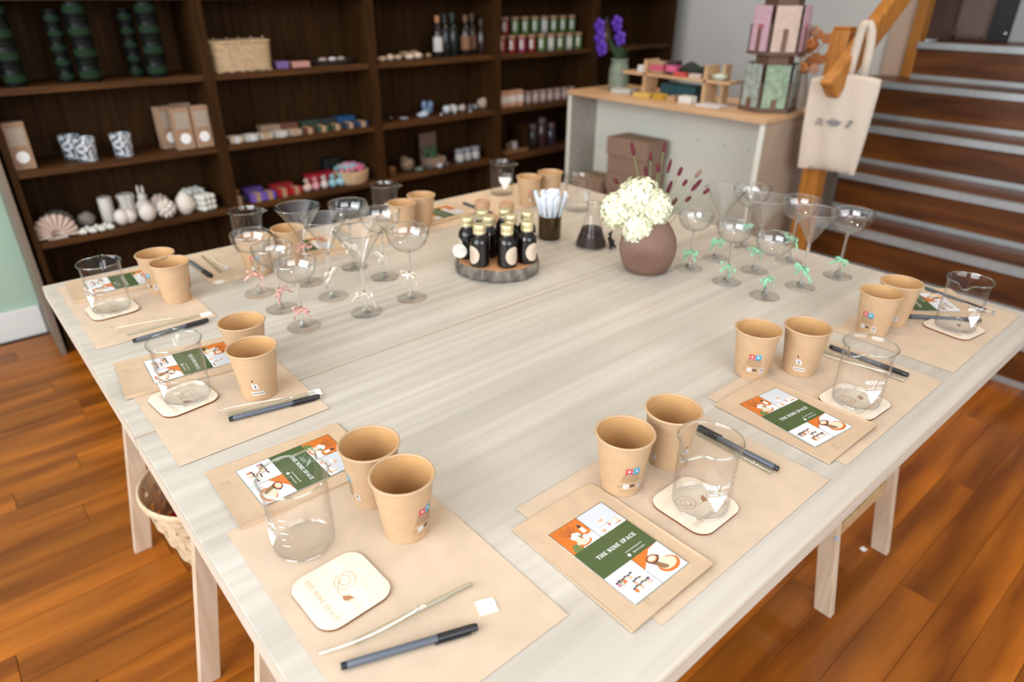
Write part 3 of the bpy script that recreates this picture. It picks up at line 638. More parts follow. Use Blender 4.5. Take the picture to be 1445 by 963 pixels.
def rod(label, a, b, z=.7446):
    L = math.hypot(b[0] - a[0], b[1] - a[1])
    o = MB().lathe([(0, 0), (.0022, .0004), (.0030, .002), (.0030, L - .002), (.0022, L - .0004), (0, L)], 12).build('glass_rod', thin_glass('rod_glass', (.90, .92, .88), .12))
    lay(o, a, b, z); tag(o, label, 'glass rod', group='clear glass stirring rods')
rod('clear glass stirring rod between the snail coaster and the nearest pen', (.192, .480), (.340, .461))
rod('clear glass stirring rod along the front of the grey pen, middle of the left side', (.250, 1.004), (.392, .976))
rod('clear glass stirring rod above the pen by the far left coaster', (.200, 1.425), (.345, 1.423))
rod('clear glass rod beside the pen behind the nearest right beaker', (.800, .472), (.799, .340))
rod('clear glass rod beside the pen behind the second right beaker', (1.219, .478), (1.221, .322))
rod('clear glass rod beside the pen by the far left cups', (.470, 1.784), (.468, 1.640))
def wick(label, a, b, bow=.006, z=.7418, disc=1):
    t = thing('candle_wick', label, 'wick', (0, 0, z), 0, 'candle wicks with a metal foot')
    A = Vector((a[0], a[1], .0015)); B = Vector((b[0], b[1], .012)); n = (B - A).cross(Vector((0, 0, 1))).normalized()
    MB().tube([A.lerp(B, k / 10) + n * bow * sin(pi * k / 10) for k in range(11)], .0011, 6).build('cotton', WICK, t)
    d = MB().lathe([(0, 0), (.0062, 0), (.0062, .0004), (.002, .0006), (.0016, .003), (0, .003)], 16).build('metal_foot', STEEL, t)
    d.location = B; d.rotation_mode = 'QUATERNION'; d.rotation_quaternion = (A - B).to_track_quat('Z', 'Y')
wick('white candle wick with a metal foot, beside the nearest glass rod', (.158, .492), (.268, .465))
wick('candle wick with its metal foot left of the pen, middle of the left side', (.345, .992), (.240, 1.011), .003)
wick('candle wick with metal foot below the far left coaster', (.297, 1.446), (.182, 1.449), .003)
wick('candle wick with a round metal foot beside the second right pen', (1.205, .474), (1.213, .346), .003)
wick('candle wick at the right corner beyond the askew envelope', (1.690, .400), (1.648, .314), .003)
wick('candle wick beside the rod by the far left cups', (.488, 1.775), (.482, 1.640), .004)
def sticker(label, x, y, rz, z=.7412):
    t = thing('sticker', label, 'sticker', (x, y, z), rz, 'small white stickers on backing paper')
    MB().box(0, 0, .0003, .024, .022, .0004).build('backing', STBACK, t, smooth=False)
    MB().prism([(-.0105, -.0095), (.0105, -.0095)] + arc(.003, .002, .0085, .0085, -30, 90, 8) + [(-.0105, .0105)], .0006, .0010).build('white_label', STICK, t, smooth=False)
sticker('white sticker on the near left placemat beyond the pen cap', .333, .426, rad(-20))
sticker('white sticker by the pen cap at the middle of the left side', .392, .978, rad(-10))
sticker('white sticker at the corner of the far left placemat', .357, 1.424, rad(0))
sticker('white sticker near the cap of the pen by the far left cups', .444, 1.588, rad(0))
sticker('white sticker beside the pen cap behind the second right beaker', 1.213, .497, rad(10), .7412)

# ------------------------------------------------------------------ stemmed glasses with ribbon bows
def glass(kind):
    t = thing('cocktail_glass', '', 'glass')
    P = {'small': (.141, .0425, 'coupe'), 'large': (.162, .0485, 'coupe'), 'martini': (.187, .0515, 'martini')}[kind]
    H, R_, form = P; fr = .034
    bz = H - (.040 if kind == 'small' else .050 if kind == 'large' else .082)
    if form == 'coupe':
        out = [(.0035, bz)] + [(R_ * sin(a) ** (.9 if kind == 'large' else .7) if a > 0 else 0.0035, bz + (H - bz) * (1 - cos(a)) ** .9) for a in [pi / 2 * k / 12 for k in range(1, 13)]]
        out += [(R_ + .0002, H + .004)]; Ht = H + .004
    else: out = [(.0035, bz), (.009, bz + .012), (R_ * .5, bz + .042), (R_, H)]; Ht = H
    inn = [(max(0, r - .0010), z + .0008) for r, z in reversed(out[1:])] + [(0, bz + .0035)]
    MB().lathe(out + inn, 48).build('bowl', GLASSW, t, ang=75)
    MB().lathe([(0, bz + .003), (.0045, bz + .001), (.0038, bz - .006), (.0029, bz - .018), (.0028, .03), (.0036, .016), (.0075, .009), (.010, .0062), (0, .004)], 16).build('stem', STEM, t, ang=80)
    MB().lathe([(0, .0055), (.010, .0058), (.020, .0030), (fr, .0016), (fr + .0003, .0008), (fr, 0), (0, .0)], 40).build('foot', GLASS, t, ang=75)
    MB().tube([(R_ * cos(2 * pi * k / 48), R_ * sin(2 * pi * k / 48), Ht) for k in range(48)], .0010, 6, closed=True).build('rim', STEM, t)
    return t
def ribbon(parent, z, m, seed):
    rr = random.Random(seed); mb = MB()
    def strip(pts, w=.0065):
        vs = []; n = len(pts)
        for i, p in enumerate(pts):
            p = Vector(p); a = Vector(pts[max(i - 1, 0)]); b = Vector(pts[min(i + 1, n - 1)]); tn = (b - a).normalized(); s_ = tn.cross(Vector((cos(i * .35 + seed), .5, .8 + .3 * sin(seed)))).normalized() * w / 2
            vs += [p + s_, p - s_]
        mb.add(vs, [(2 * i, 2 * i + 1, 2 * i + 3, 2 * i + 2) for i in range(n - 1)])
    for s_ in (-1, 1):
        L = rr.uniform(.013, .019); dz = rr.uniform(-.006, .004)
        strip([(.004 + .004 * sin(pi * k / 9), s_ * (L * sin(pi * k / 9) + .0015), dz * sin(pi * k / 9) + .007 * sin(2 * pi * k / 9) * .7) for k in range(10)], .006)
        L = rr.uniform(.018, .030); ph = rr.uniform(.4, 1.1)
        strip([(.005 + .003 * sin(k), s_ * L * k / 6 * ph, -L * (k / 6) ** 1.3 * 1.0 + .002 * sin(k * 2)) for k in range(7)], .0055)
    mb.tube([(.0042 * cos(2 * pi * k / 12), .0042 * sin(2 * pi * k / 12), 0) for k in range(12)], .0016, 6, closed=True, flat=1.6); mb.ball((.0055, 0, 0), (.0028, .0032, .0034), 8)
    o = mb.build('ribbon_bow', m, parent); so = o.modifiers.new('t', 'SOLIDIFY'); so.thickness = .0004; o.location = (0, 0, z)
    return o
GPS = {k: Proto(lambda k=k: glass(k)) for k in ('small', 'large', 'martini')}
gi = 0
for kind, x, y, rm, rib, word in [
    ('small', .493, 1.463, .050, RIBP, 'coupe glass with pink ribbon, leftmost and nearest the far left pens'),
    ('small', .496, 1.349, .046, RIBP, 'coupe glass with pink ribbon, between two pink-ribboned coupes'),
    ('small', .494, 1.236, .042, RIBP, 'coupe glass with pink ribbon hanging on its foot, nearest of the left cluster'),
    ('martini', .607, 1.450, .095, RIBP, 'martini glass with pink ribbon high on its stem'),
    ('large', .742, 1.470, .060, RIBC, 'wide coupe glass, rearmost of the left cluster'),
    ('martini', .613, 1.336, .062, RIBC, 'martini glass with a cream bow, middle of the left cluster'),
    ('large', .766, 1.363, .058, RIBC, 'wide coupe glass with trailing cream ribbon, between two wide coupes'),
    ('martini', .629, 1.213, .046, RIBC, 'martini glass with cream ribbon low on its stem, front of the left cluster'),
    ('large', .747, 1.214, .060, RIBC, 'wide coupe glass with cream ribbon, rightmost of the left cluster'),
    ('small', 1.389, .917, .046, RIBG, 'coupe glass with mint bow, next to the brown vase'),
    ('martini', 1.503, .915, .050, RIBG, 'martini glass with mint ribbon, leftmost martini near the vase'),
    ('large', 1.641, .921, .060, RIBG, 'wide coupe glass with mint ribbon, rearmost of the right cluster'),
    ('martini', 1.504, .802, .055, RIBG, 'martini glass with mint ribbon, middle martini of the right cluster'),
    ('small', 1.385, .804, .042, RIBG, 'coupe glass with upright mint bow, between two mint-ribboned coupes'),
    ('small', 1.379, .698, .044, RIBG, 'coupe glass with trailing mint ribbon, nearest of the right cluster'),
    ('large', 1.632, .779, .066, RIBG, 'wide coupe glass with mint ribbon, behind the rightmost martini'),
    ('martini', 1.494, .673, .048, RIBG, 'martini glass with long mint ribbon, rightmost of the martini glasses'),
    ('large', 1.630, .647, .044, RIBG, 'wide coupe glass with mint bow, rightmost of all beside the stairs')]:
    gi += 1; g = GPS[kind].put(word, (x, y, .7405), rad(az(x, y, 0)), 'stemmed glasses tied with ribbon')
    for c in [c for c in g.children if c.name.startswith('ribbon')]: bpy.data.objects.remove(c)
    rb = ribbon(g, rm, rib, gi * 7.3); rb.rotation_euler = (rad(random.Random(gi).uniform(-30, 30)), 0, rad(random.Random(gi + 50).uniform(-35, 35)))

# ------------------------------------------------------------------ centre of the table
lg = thing('log_slice', 'round log slice with grey bark carrying the dark bottles', 'log slice', (1.018, 1.232, .7402))
def lgf(r, z, a): return r * (1 + .02 * sin(3 * a) + .012 * sin(11 * a + 1) + .008 * sin(23 * a)), z
MB().lathe([(0, 0), (.100, 0), (.105, .004), (.107, .016), (.104, .028), (.101, .0315)], 90, fn=lgf).build('bark', BARK, lg, ang=80)
MB().lathe([(.0995, .0312), (.098, .0325), (.06, .0326), (.03, .0326), (0, .0326)], 90, fn=lgf).build('cut_face', CUTW, lg)
mb = MB()
for k in range(14): mb.tube([((.012 + .0062 * k) * cos(2 * pi * q / 40) * (1 + .02 * sin(3 * 2 * pi * q / 40)), (.012 + .0062 * k) * sin(2 * pi * q / 40), .0327) for q in range(40)], .0004, 4, closed=True)
mb.build('growth_rings', mat('ring_brown', (.36, .15, .06), .8), lg, kind='stuff')
def bottle():
    t = thing('dark_bottle', '', 'bottle'); t['group'] = 'dark fragrance bottles on the log slice'
    MB().lathe([(0, 0), (.021, 0), (.0235, .0025), (.0235, .056), (.0225, .063), (.0175, .072), (.0125, .077), (.0118, .084), (0, .084)], 32).build('glass_body', DARKG, t)
    MB().lathe([(0, .080), (.0148, .080), (.0152, .081), (.0152, .087), (.0148, .0875), (.0152, .088), (.0152, .101), (.0142, .1025), (0, .103)], 28).build('gold_cap', GOLD, t)
    m = MB(); n = 10; vs = [(0, .031, 0)]; fs = []
    for ring in (1, 2, 3):
        for k in range(24): a = 2 * pi * k / 24; vs.append((.0195 * ring / 3 * cos(a), .031 + .0225 * ring / 3 * sin(a), 0))
    for k in range(24):
        j = (k + 1) % 24; fs.append((0, 1 + k, 1 + j))
        for q in (0, 1): fs.append((1 + q * 24 + k, 25 + q * 24 + k, 25 + q * 24 + j, 1 + q * 24 + j))
    m.add(wrapM(vs, .0236, 0), fs)
    p = m.build('oval_label', LABEL, t)
    q = MB()
    for k in range(3): v, f = subdiv_rect(-.007 + k * .002, .036 - k * .006, .007 - k * .002, .0366 - k * .006, 4); q.add([((.0241) * cos(x / .0241), .0241 * sin(x / .0241), y) for x, y, z in v], f)
    q.build('label_print', INKBR, p)
    return t
BO = Proto(bottle)
for (x, y, al), lab in zip([(.958, 1.276, -75), (.945, 1.212, -50), (1.021, 1.296, 60), (1.000, 1.247, 150), (1.070, 1.267, 60), (1.052, 1.222, 150), (.992, 1.166, 40), (1.100, 1.216, 40), (1.047, 1.156, 42)],
    ['leftmost dark bottle with gold cap on the log slice', 'dark bottle with its oval label turned left, front left of the log slice', 'rearmost dark bottle left of the cork jars', 'dark bottle in the middle of the group, just behind two front ones',
     'rearmost dark bottle on the right half of the log', 'dark bottle directly behind the front middle bottle', 'dark bottle with beige oval label, front middle of the log slice', 'dark bottle behind the front right bottle', 'dark bottle with beige oval label, front right of the log slice']):
    BO.put(lab, (x, y, .7730), rad(az(x, y, al)))
wt = MB().lathe([(0, 0), (.018, 0), (.018, .0016), (0, .0016)], 24).build('round_tag', plain('tag_cream', (.70, .68, .62))); tag(wt, 'round white tag leaning on the leftmost dark bottle', 'tag', (.922, 1.262, .800)); wt.rotation_euler = (rad(90), 0, rad(az(.922, 1.262, -12) + 90))
def corkjar():
    t = thing('cork_jar', '', 'jar'); t['group'] = 'small glass jars with cork stoppers'
    MB().lathe([(0, 0), (.024, 0), (.026, .003), (.026, .058), (.020, .066), (.019, .072), (.0178, .072), (.0186, .066), (.0245, .057), (.0245, .004), (0, .003)], 28).build('glass', GLASS, t)
    MB().lathe([(0, .060), (.0174, .060), (.0178, .072), (.0215, .074), (.0225, .092), (.0215, .094), (0, .094)], 24).build('cork', CORK, t)
    MB().lathe([(0, .004), (.0243, .0045), (.0243, .040), (0, .042)], 20).build('contents', plain('pale_botanicals', (.55, .48, .42)), t, kind='stuff'); return t
CJ = Proto(corkjar); CJ.put('cork-stoppered jar behind the bottles, left of its twin', (1.165, 1.478, .7402), 0); CJ.put('cork-stoppered jar behind the bottles, right of its twin', (1.205, 1.418, .7402), 0)
cd = CJ.put('cork-stoppered jar behind the leftmost bottles', (1.135, 1.395, .7402), 0); cd.scale = (.9, .9, .8)
# amber jar with white spoons
aj = thing('amber_jar', 'amber glass jar holding white plastic spoons, right of the bottles', 'jar', (1.280, 1.318, .7402))
MB().lathe([(0, 0), (.030, 0), (.0325, .003), (.0325, .066), (.031, .067), (.0305, .064), (.0305, .005), (0, .004)], 36).build('glass', plain('dark_amber', (.045, .022, .004), .08), aj)
rr = random.Random(2)
for k in range(24):
    a = 2 * pi * k / 24 * 1.0; rad0 = .012 + .009 * (k % 2); ln = rr.uniform(.120, .132); tl = rad(7 + 9 * (k % 2) + rr.uniform(-2, 2))
    m = MB(); m.tube([(0, 0, .0), (0, 0, ln * .55), (0, 0, ln * .8), (0, 0, ln * .93), (0, 0, ln)], [.0030, .0050, .0098, .0105, .0055], 10, flat=.42)
    o = m.build('plastic_spoon', PLW); tag(o, 'white plastic spoon standing in the amber jar', 'spoon', (1.280 + rad0 * .5 * cos(a), 1.318 + rad0 * .5 * sin(a), .7462), group='white plastic spoons in the amber jar')
    q = Vector((sin(tl) * cos(a), sin(tl) * sin(a), cos(tl))).to_track_quat('Z', 'X'); o.rotation_mode = 'QUATERNION'; o.rotation_quaternion = q
# conical flask
fk = thing('conical_flask', 'conical glass flask half filled with dark brown beans', 'flask', (1.322, 1.196, .7402))
MB().lathe([(0, 0), (.040, 0), (.0435, .003), (.0435, .008), (.0180, .086), (.0165, .092), (.0165, .118), (.0200, .122), (.0185, .1225), (.0150, .119), (.0150, .092), (.0165, .086), (.0420, .008), (.041, .004), (0, .003)], 40).build('body', GLASS, fk, ang=70)
MB().tube([(.0192 * cos(2 * pi * k / 32), .0192 * sin(2 * pi * k / 32), .1222) for k in range(32)], .0012, 6, closed=True).build('rim', RIM, fk)
MB().lathe([(0, .004), (.040, .0045), (.0410, .009), (.0270, .052), (.012, .057), (0, .054)], 36).build('beans', COFFEE, fk, kind='stuff')
for i, (x, y, r, lab) in enumerate([(1.338, 1.138, .5, 'black plastic wick clip between the flask and the vase'), (1.362, 1.150, 2.0, 'second black wick clip beside the conical flask'), (1.235, 1.330, 1.3, 'black plastic clip left of the amber jar')]):
    t = thing('wick_clip', lab, 'clip', (x, y, .7402), r, 'black wick clips')
    MB().tube([(0, 0, .003), (.010, .002, .020), (.006, .004, .045)], [.004, .003, .0025], 8).build('arm', PENK, t); MB().tube([(.012, -.01, .004), (.012, 0, .022), (.004, .008, .046)], [.004, .003, .0025], 8).build('arm', PENK, t)
    MB().ball((.012, -.002, .022), (.006, .006, .005), 8).build('spring', PENK, t)
# vase with flowers
vs_ = thing('ribbed_vase', 'brown ribbed ceramic vase holding cream hydrangeas', 'vase', (1.300, .985, .7402))
prof = [(0, 0), (.046, 0), (.052, .003), (.060, .018), (.0675, .042), (.0695, .062), (.066, .085), (.055, .108), (.042, .126), (.036, .136)]
MB().lathe(prof, 288, fn=lambda r, z, a: (r * (1 + (.020 * sin(72 * a) if .004 < z < .134 else 0)), z)).build('body', VASE, vs_, ang=80)
MB().lathe([(.036, .136), (.034, .1375), (.032, .135), (.034, .120), (.04, .10), (0, .03)], 48).build('mouth', VASE, vs_)
hy = [((1.272, 1.005, .922), .050, 'topmost'), ((1.236, 1.040, .892), .040, 'leftmost'), ((1.296, .978, .900), .044, 'rightmost'), ((1.262, .990, .856), .038, 'lowest')]
for ci, (c, R_, word) in enumerate(hy):
    t = thing('hydrangea', '%s cream hydrangea head in the ribbed vase' % word, 'flower', c, 0, 'cream hydrangeas in the ribbed vase')
    m = MB(); rr = random.Random(ci + 3); n = 62
    for k in range(n):
        zc = 1 - 2 * (k + .5) / n; a = k * 2.39996; d = Vector((math.sqrt(1 - zc * zc) * cos(a), math.sqrt(1 - zc * zc) * sin(a), zc)); rj = R_ * rr.uniform(.93, 1.04)
        u = d.orthogonal().normalized(); w = d.cross(u); q0 = rr.uniform(0, 6.3); s_ = rr.uniform(.013, .0165) * (R_ / .05)
        dd = (d + Vector((rr.uniform(-.25, .25), rr.uniform(-.25, .25), rr.uniform(-.25, .25)))).normalized(); u = dd.orthogonal().normalized(); w = dd.cross(u)
        for p in range(4):
            q = q0 + p * pi / 2; e = u * cos(q) + w * sin(q); g = u * -sin(q) + w * cos(q); P0 = d * rj
            m.add([P0, P0 + e * s_ * .55 + g * s_ * .42 + dd * s_ * .15, P0 + e * s_ * 1.0 + g * s_ * .30 + dd * s_ * .05, P0 + e * s_ * 1.1 + dd * s_ * .18, P0 + e * s_ * 1.0 - g * s_ * .30 + dd * s_ * .05, P0 + e * s_ * .55 - g * s_ * .42 + dd * s_ * .15],
                  [(0, 1, 2, 3), (0, 3, 4, 5)])
    m.build('florets', HYD, t, kind='stuff')
    MB().ball((0, 0, 0), R_ * .93, 16).build('inner_florets', plain('inner_cream', (.82, .80, .56)), t)
    b = Vector((1.300, .985, .80)) - Vector(c); MB().tube([b, b * .6, b * .2], .0028, 6).build('stem', STEMG, t)
tips = [(1.263, 1.030, 1.033), (1.285, .992, 1.018), (1.310, .975, 1.040), (1.296, .975, .992), (1.312, .955, .998), (1.325, .932, .988), (1.333, .920, .962), (1.350, .898, .985), (1.352, .900, .957), (1.366, .880, .944), (1.345, .913, .922), (1.282, 1.000, .982), (1.322, .955, .945), (1.322, .936, .915), (1.240, 1.055, .955)]
rr = random.Random(9)
for i, tp in enumerate(tips):
    tp = Vector((tp[0] + .02, tp[1] - .004 + .02, tp[2])); b = Vector((1.305, .985, .80)); t = thing('burnet_stem', 'burgundy burnet seedhead, %s from the left in the ribbed vase' % ORD[sorted(range(15), key=lambda q: tips[q][0] * .758 - tips[q][1] * .652).index(i)], 'flower', b, 0, 'burgundy burnet stems in the ribbed vase')
    e = tp - b; mid = e * .5 + Vector((.0, .0, .012)); L = rr.uniform(.017, .026) if i % 4 else .034; r0 = rr.uniform(.0040, .0056)
    d = (e - mid).normalized(); MB().tube([(0, 0, 0), mid * .55, mid, mid.lerp(e, .6), e - d * L * .4], .0009, 5).build('stem', STEMG, t)
    MB().tube([e + d * L * (k / 6 - .5) for k in range(7)], [r0 * .5, r0 * .9, r0, r0, r0 * .95, r0 * .8, r0 * .35], 10).build('seedhead', plain('faded_seedhead', (.22, .13, .09)) if i == 7 else BURG, t)

# ------------------------------------------------------------------ woven basket below the table
bk = thing('woven_basket', 'pale woven wood-chip basket under the left side of the table', 'basket', (.305, 1.545, .0012)); S = []
def bprof(v): return .088 + .072 * v ** .8
NS = 22; HB = .25
for r in range(8):
    v0 = r / 8; z = HB * (v0 + .062)
    pts = []; rv = []
    for k in range(NS * 4): a = 2 * pi * k / (NS * 4); s_ = cos(a * NS / 2 + (pi if r % 2 else 0)); rr_ = bprof(v0 + .06) + .0034 * s_; pts.append((rr_, a))
    vs = []; fs = []; h = HB / 8 * .46; N_ = len(pts)
    for (q, a) in pts: vs += [(q * cos(a) * 1.0, q * sin(a), z - h), ((q + .003) * cos(a), (q + .003) * sin(a), z + h)]
    for k in range(N_): j = (k + 1) % N_; fs.append((2 * k, 2 * j, 2 * j + 1, 2 * k + 1))
    o = MB().add(vs, fs).build('weaver', CHIP, bk, smooth=False); so = o.modifiers.new('t', 'SOLIDIFY'); so.thickness = .0012
st0 = None
for k in range(NS):
    a = 2 * pi * k / NS
    if st0 is None:
        vs = []
        for i in range(17): v = i / 16; q = bprof(v) + .0034 * (cos(pi * (v * 8)) * 1.0); vs += [(q, -.0085 - .004 * v, HB * v), (q, .0085 + .004 * v, HB * v)]
        o = st0 = MB().add(vs, [(2 * i, 2 * i + 1, 2 * i + 3, 2 * i + 2) for i in range(16)]).build('stave', CHIP, bk, smooth=False); so = o.modifiers.new('t', 'SOLIDIFY'); so.thickness = .0012
    else: o = st0.copy(); col.objects.link(o)
    o.rotation_euler = (0, 0, a)
MB().tube([(bprof(1) * 1.01 * cos(2 * pi * k / 48), bprof(1) * 1.01 * sin(2 * pi * k / 48), HB) for k in range(48)], .0055, 8, closed=True, flat=1.7).build('rim', CHIP, bk)
MB().lathe([(0, .002), (.086, .002), (.086, .006), (0, .006)], 24).build('base', CHIP, bk)
o = MB().ball((0, 0, 0), (.11, .10, .05), 16, fn=lambda v: v * (1 + .12 * sin(40 * v.x) * sin(50 * v.y))).build('red_cloth', plain('red_fabric', (.50, .012, .02), .8)); tag(o, 'crumpled red cloth inside the woven basket', 'cloth', (.305, 1.545, .14))
o = MB().poly([(-.009, -.006), (.008, -.009), (.010, .006), (-.006, .008)], 0).build('paper_scrap', STICK, smooth=False); tag(o, 'white paper scrap on the floor between the right trestle legs', 'paper scrap', (1.640, .404, .0015)); o.modifiers.new('t', 'SOLIDIFY').thickness = .0006

# ------------------------------------------------------------------ counter by the wall
CX, CY0, CY1, CHH = 2.66, 1.485, 2.635, .90
ct = thing('counter', 'white fronted shop counter with a beech top', 'counter', (CX, (CY0 + CY1) / 2, 0)); CL = CY1 - CY0
MB().box(.215, 0, CHH - .011, .44, CL + .004, .022).build('worktop', BEECH, ct, smooth=False, bevel=.002)
MB().box(.215, -CL / 2 + .0125, (CHH - .024) / 2, .42, .020, CHH - .024).build('side_panel', [COUNTERS], ct, smooth=False)
for s_ in (-1, 1): MB().box(.004, s_ * (CL / 2 - .0135), (CHH - .024) / 2, .003,   .024, CHH - .026).build('front_edging', COUNTER, ct, smooth=False)
MB().box(.215, CL / 2 - .0125, (CHH - .024) / 2, .42, .020, CHH - .024).build('side_panel', [plain('warm_grey_panel', (.36, .33, .28))], ct, smooth=False)
MB().box(.215, 0, (CHH - .024) / 2, .014, CL - .046, CHH - .026).build('back_panel', COUNTER, ct, smooth=False)
for y in (-.12, -.27, -.40):
    o = MB().lathe([(0, 0), (.005, 0), (.005, .0015), (0, .002)], 12).build('screw', plain('dull_screw', (.40, .40, .36)), ct); o.location = (.2065, y, .72); o.rotation_euler = (0, -pi / 2, 0)
def kbox(label, x, y, z, sx, sy, sz, lid):
    t = thing('storage_box', label, 'box', (x, y, z), 0, 'brown cardboard boxes in front of the counter')
    MB().box(0, 0, (sz - .004) / 2, sx - .012, sy - .012, sz - .006).build('body', BOXK, t, smooth=False, bevel=.002)
    MB().box(0, 0, sz - lid / 2, sx, sy, lid).build('lid', BOXK, t, smooth=False, bevel=.002); return t
for k in range(4): kbox(['lowest brown box of the stack in front of the counter', 'second brown box from the floor in the counter stack', 'brown box just under the topmost in the counter stack', 'topmost brown lidded box of the stack in front of the counter'][k], 2.745, 2.215 + (0, .004, -.004, .0)[k], k * .1765 + .001, .16, .26 - (0 if k == 3 else .012), .1755, .088)
kbox('low brown box left of the tall stack in front of the counter', 2.73, 2.46, .001, .16, .20, .47, .06)

Z9 = .9005
# display riser
dr_ = thing('display_riser', 'small pale wooden display riser on the counter', 'display stand', (2.855, 2.09, Z9))
MB().box(0, -.005, .098, .10, .62, .012).build('shelf', BEECH, dr_, smooth=False)
for y, h in ((.165, .165), (-.185, .165)): MB().box(0, y, h / 2, .10, .014, h).build('divider', BEECH, dr_, smooth=False)
MB().box(.03, -.245, .085, .05, .012, .17).build('end_board', BEECH, dr_, smooth=False)
def sbox(name, label, cat, x, y, z, sx, sy, sz, c, rz=0, mats=None, top=None, group=None):
    m = plain('tone_%02x%02x%02x' % tuple(int(v * 255) for v in c), c)
    t = thing(name, label, cat, (x, y, z), rz, group)
    MB().box(0, 0, sz / 2, sx, sy, sz).build('body', m, t, smooth=False, bevel=min(sx, sy, sz) * .08)
    if top: MB().box(0, 0, sz * top[0], sx * 1.01, sy * 1.01, sz * top[1]).build('band', plain('tone_%02x%02x%02x' % tuple(int(v * 255) for v in top[2]), top[2]), t, smooth=False)
    return t
sbox('soap_box', 'dark teal box lying under the shelf of the display riser', 'box', 2.86, 2.06, Z9, .09, .20, .066, (.01, .055, .065))
sbox('soap_box', 'yellow box at the front left under the display riser', 'box', 2.765, 2.215, Z9, .06, .09, .018, (.62, .42, .10), .1)
sbox('soap_box', 'small mustard box beside the yellow box on the counter', 'box', 2.768, 2.115, Z9, .05, .05, .024, (.55, .33, .03), -.2)
sbox('soap_box', 'small kraft box on the counter beside the white box', 'box', 2.775, 2.045, Z9, .05, .045, .022, (.45, .28, .14), .1)
sbox('soap_box', 'white box with rounded edges at the front of the counter', 'box', 2.772, 1.962, Z9, .05, .07, .030, (.72, .70, .66), 0)
sbox('paper_stack', 'flat stack of pale sheets right of the display riser', 'paper', 2.775, 1.83, Z9, .09, .12, .008, (.62, .60, .62), .1)
sbox('paper_stack', 'stack of pale translucent trays beside the orchid vase', 'tray', 2.80, 2.37, Z9, .09, .11, .022, (.42, .42, .40), .2, top=(.5, .2, (.6, .6, .58)))
zt = Z9 + .1045
sbox('label_box', 'white carton on the left end of the display riser', 'box', 2.855, 2.288, zt, .06, .06, .03, (.70, .70, .70))
sbox('label_box', 'kraft carton with a pink front on the display riser', 'box', 2.85, 2.20, zt, .06, .075, .055, (.40, .25, .15), 0, top=(.5, .5, (.55, .10, .16)))
sbox('label_box', 'dark carton with a bright pink front on the display riser', 'box', 2.85, 2.115, zt, .05, .055, .065, (.05, .02, .02), 0, top=(.45, .45, (.66, .12, .25)))
o = MB().ball((0, 0, .026), (.045, .095, .028), 16, fn=lambda v: Vector((v.x, v.y, max(0, v.z) * (1 + .2 * sin(60 * v.y))))).build('folded_cloth', plain('black_green_cloth', (.012, .02, .014), .9)); tag(o, 'heap of black cloth on the display riser', 'cloth', (2.875, 2.015, zt))
sbox('soap_bar', 'coral red bar lying on the display riser', 'soap', 2.822, 2.05, zt, .03, .07, .018, (.58, .07, .06))
sbox('soap_bar', 'pale pink bar lying on the display riser', 'soap', 2.822, 1.965, zt, .03, .06, .018, (.62, .50, .44))
t = thing('soap_dish', 'pale green soap dish on the right end of the display riser', 'dish', (2.84, 1.850, zt))
MB().lathe([(0, 0), (.022, 0), (.036, .012), (.037, .022), (.034, .022), (.030, .010), (0, .006)], 24).build('dish', plain('pale_celadon', (.55, .60, .48)), t); MB().ball((0, 0, .018), (.022, .026, .010), 12).build('soap', plain('soap_white', (.68, .68, .60)), t)
# orchid vase
ov = thing('glass_vase', 'faceted clear glass vase with purple orchids on the counter', 'vase', (2.845, 2.455, Z9))
MB().lathe([(0, 0), (.040, 0), (.048, .01), (.052, .05), (.050, .10), (.040, .135), (.046, .155), (.043, .155), (.037, .135), (.047, .10), (.049, .05), (.045, .013), (0, .008)], 14).build('body', plain('green_grey_glass', (.20, .24, .18), .08), ov, smooth=False)
pu = plain('purple_petal', (.085, .022, .36)); lfm = plain('dark_leaf', (.025, .055, .018), .4); rr = random.Random(7)
for i, (x, y, z) in enumerate([(2.80, 2.555, 1.145), (2.83, 2.59, 1.20), (2.79, 2.53, 1.10), (2.86, 2.50, 1.215), (2.84, 2.455, 1.15)]):
    t = thing('orchid', '%s purple orchid bloom above the glass vase' % ('foremost left', 'upper left', 'lowest left', 'topmost', 'innermost')[i], 'flower', (2.845, 2.455, Z9 + .12), 0, 'purple orchids in the glass vase'); e = Vector((x, y, z)) - Vector((2.845, 2.455, Z9 + .12))
    MB().tube([(0, 0, 0), e * .5 + Vector((0, 0, .04)), e], .0025, 6).build('stem', lfm, t); m = MB()
    for p in range(5):
        a = 2 * pi * p / 5; m.ball((e.x - .006, e.y + .022 * cos(a), e.z + .022 * sin(a)), (.007, .018, .018), 8)
    m.ball((e.x - .012, e.y, e.z), (.008, .008, .008), 8).build('petals', pu, t)
for k in range(9):
    a = rr.uniform(-1.2, 4.0); t = MB(); L = rr.uniform(.10, .19); vs = []
    for i in range(7): q = i / 6; w = .016 * sin(pi * min(1, q * .95 + .05)); x, y, z = L * .45 * q * cos(a), L * .45 * q * sin(a), L * (q - .25 * q * q); vs += [(x - w * sin(a), y + w * cos(a), z), (x + w * sin(a), y - w * cos(a), z)]
    o = t.add(vs, [(2 * i, 2 * i + 1, 2 * i + 3, 2 * i + 2) for i in range(6)]).build('leaf', lfm, ov); o.modifiers.new('t', 'SOLIDIFY').thickness = .0008; o.location = (0, 0, .12)
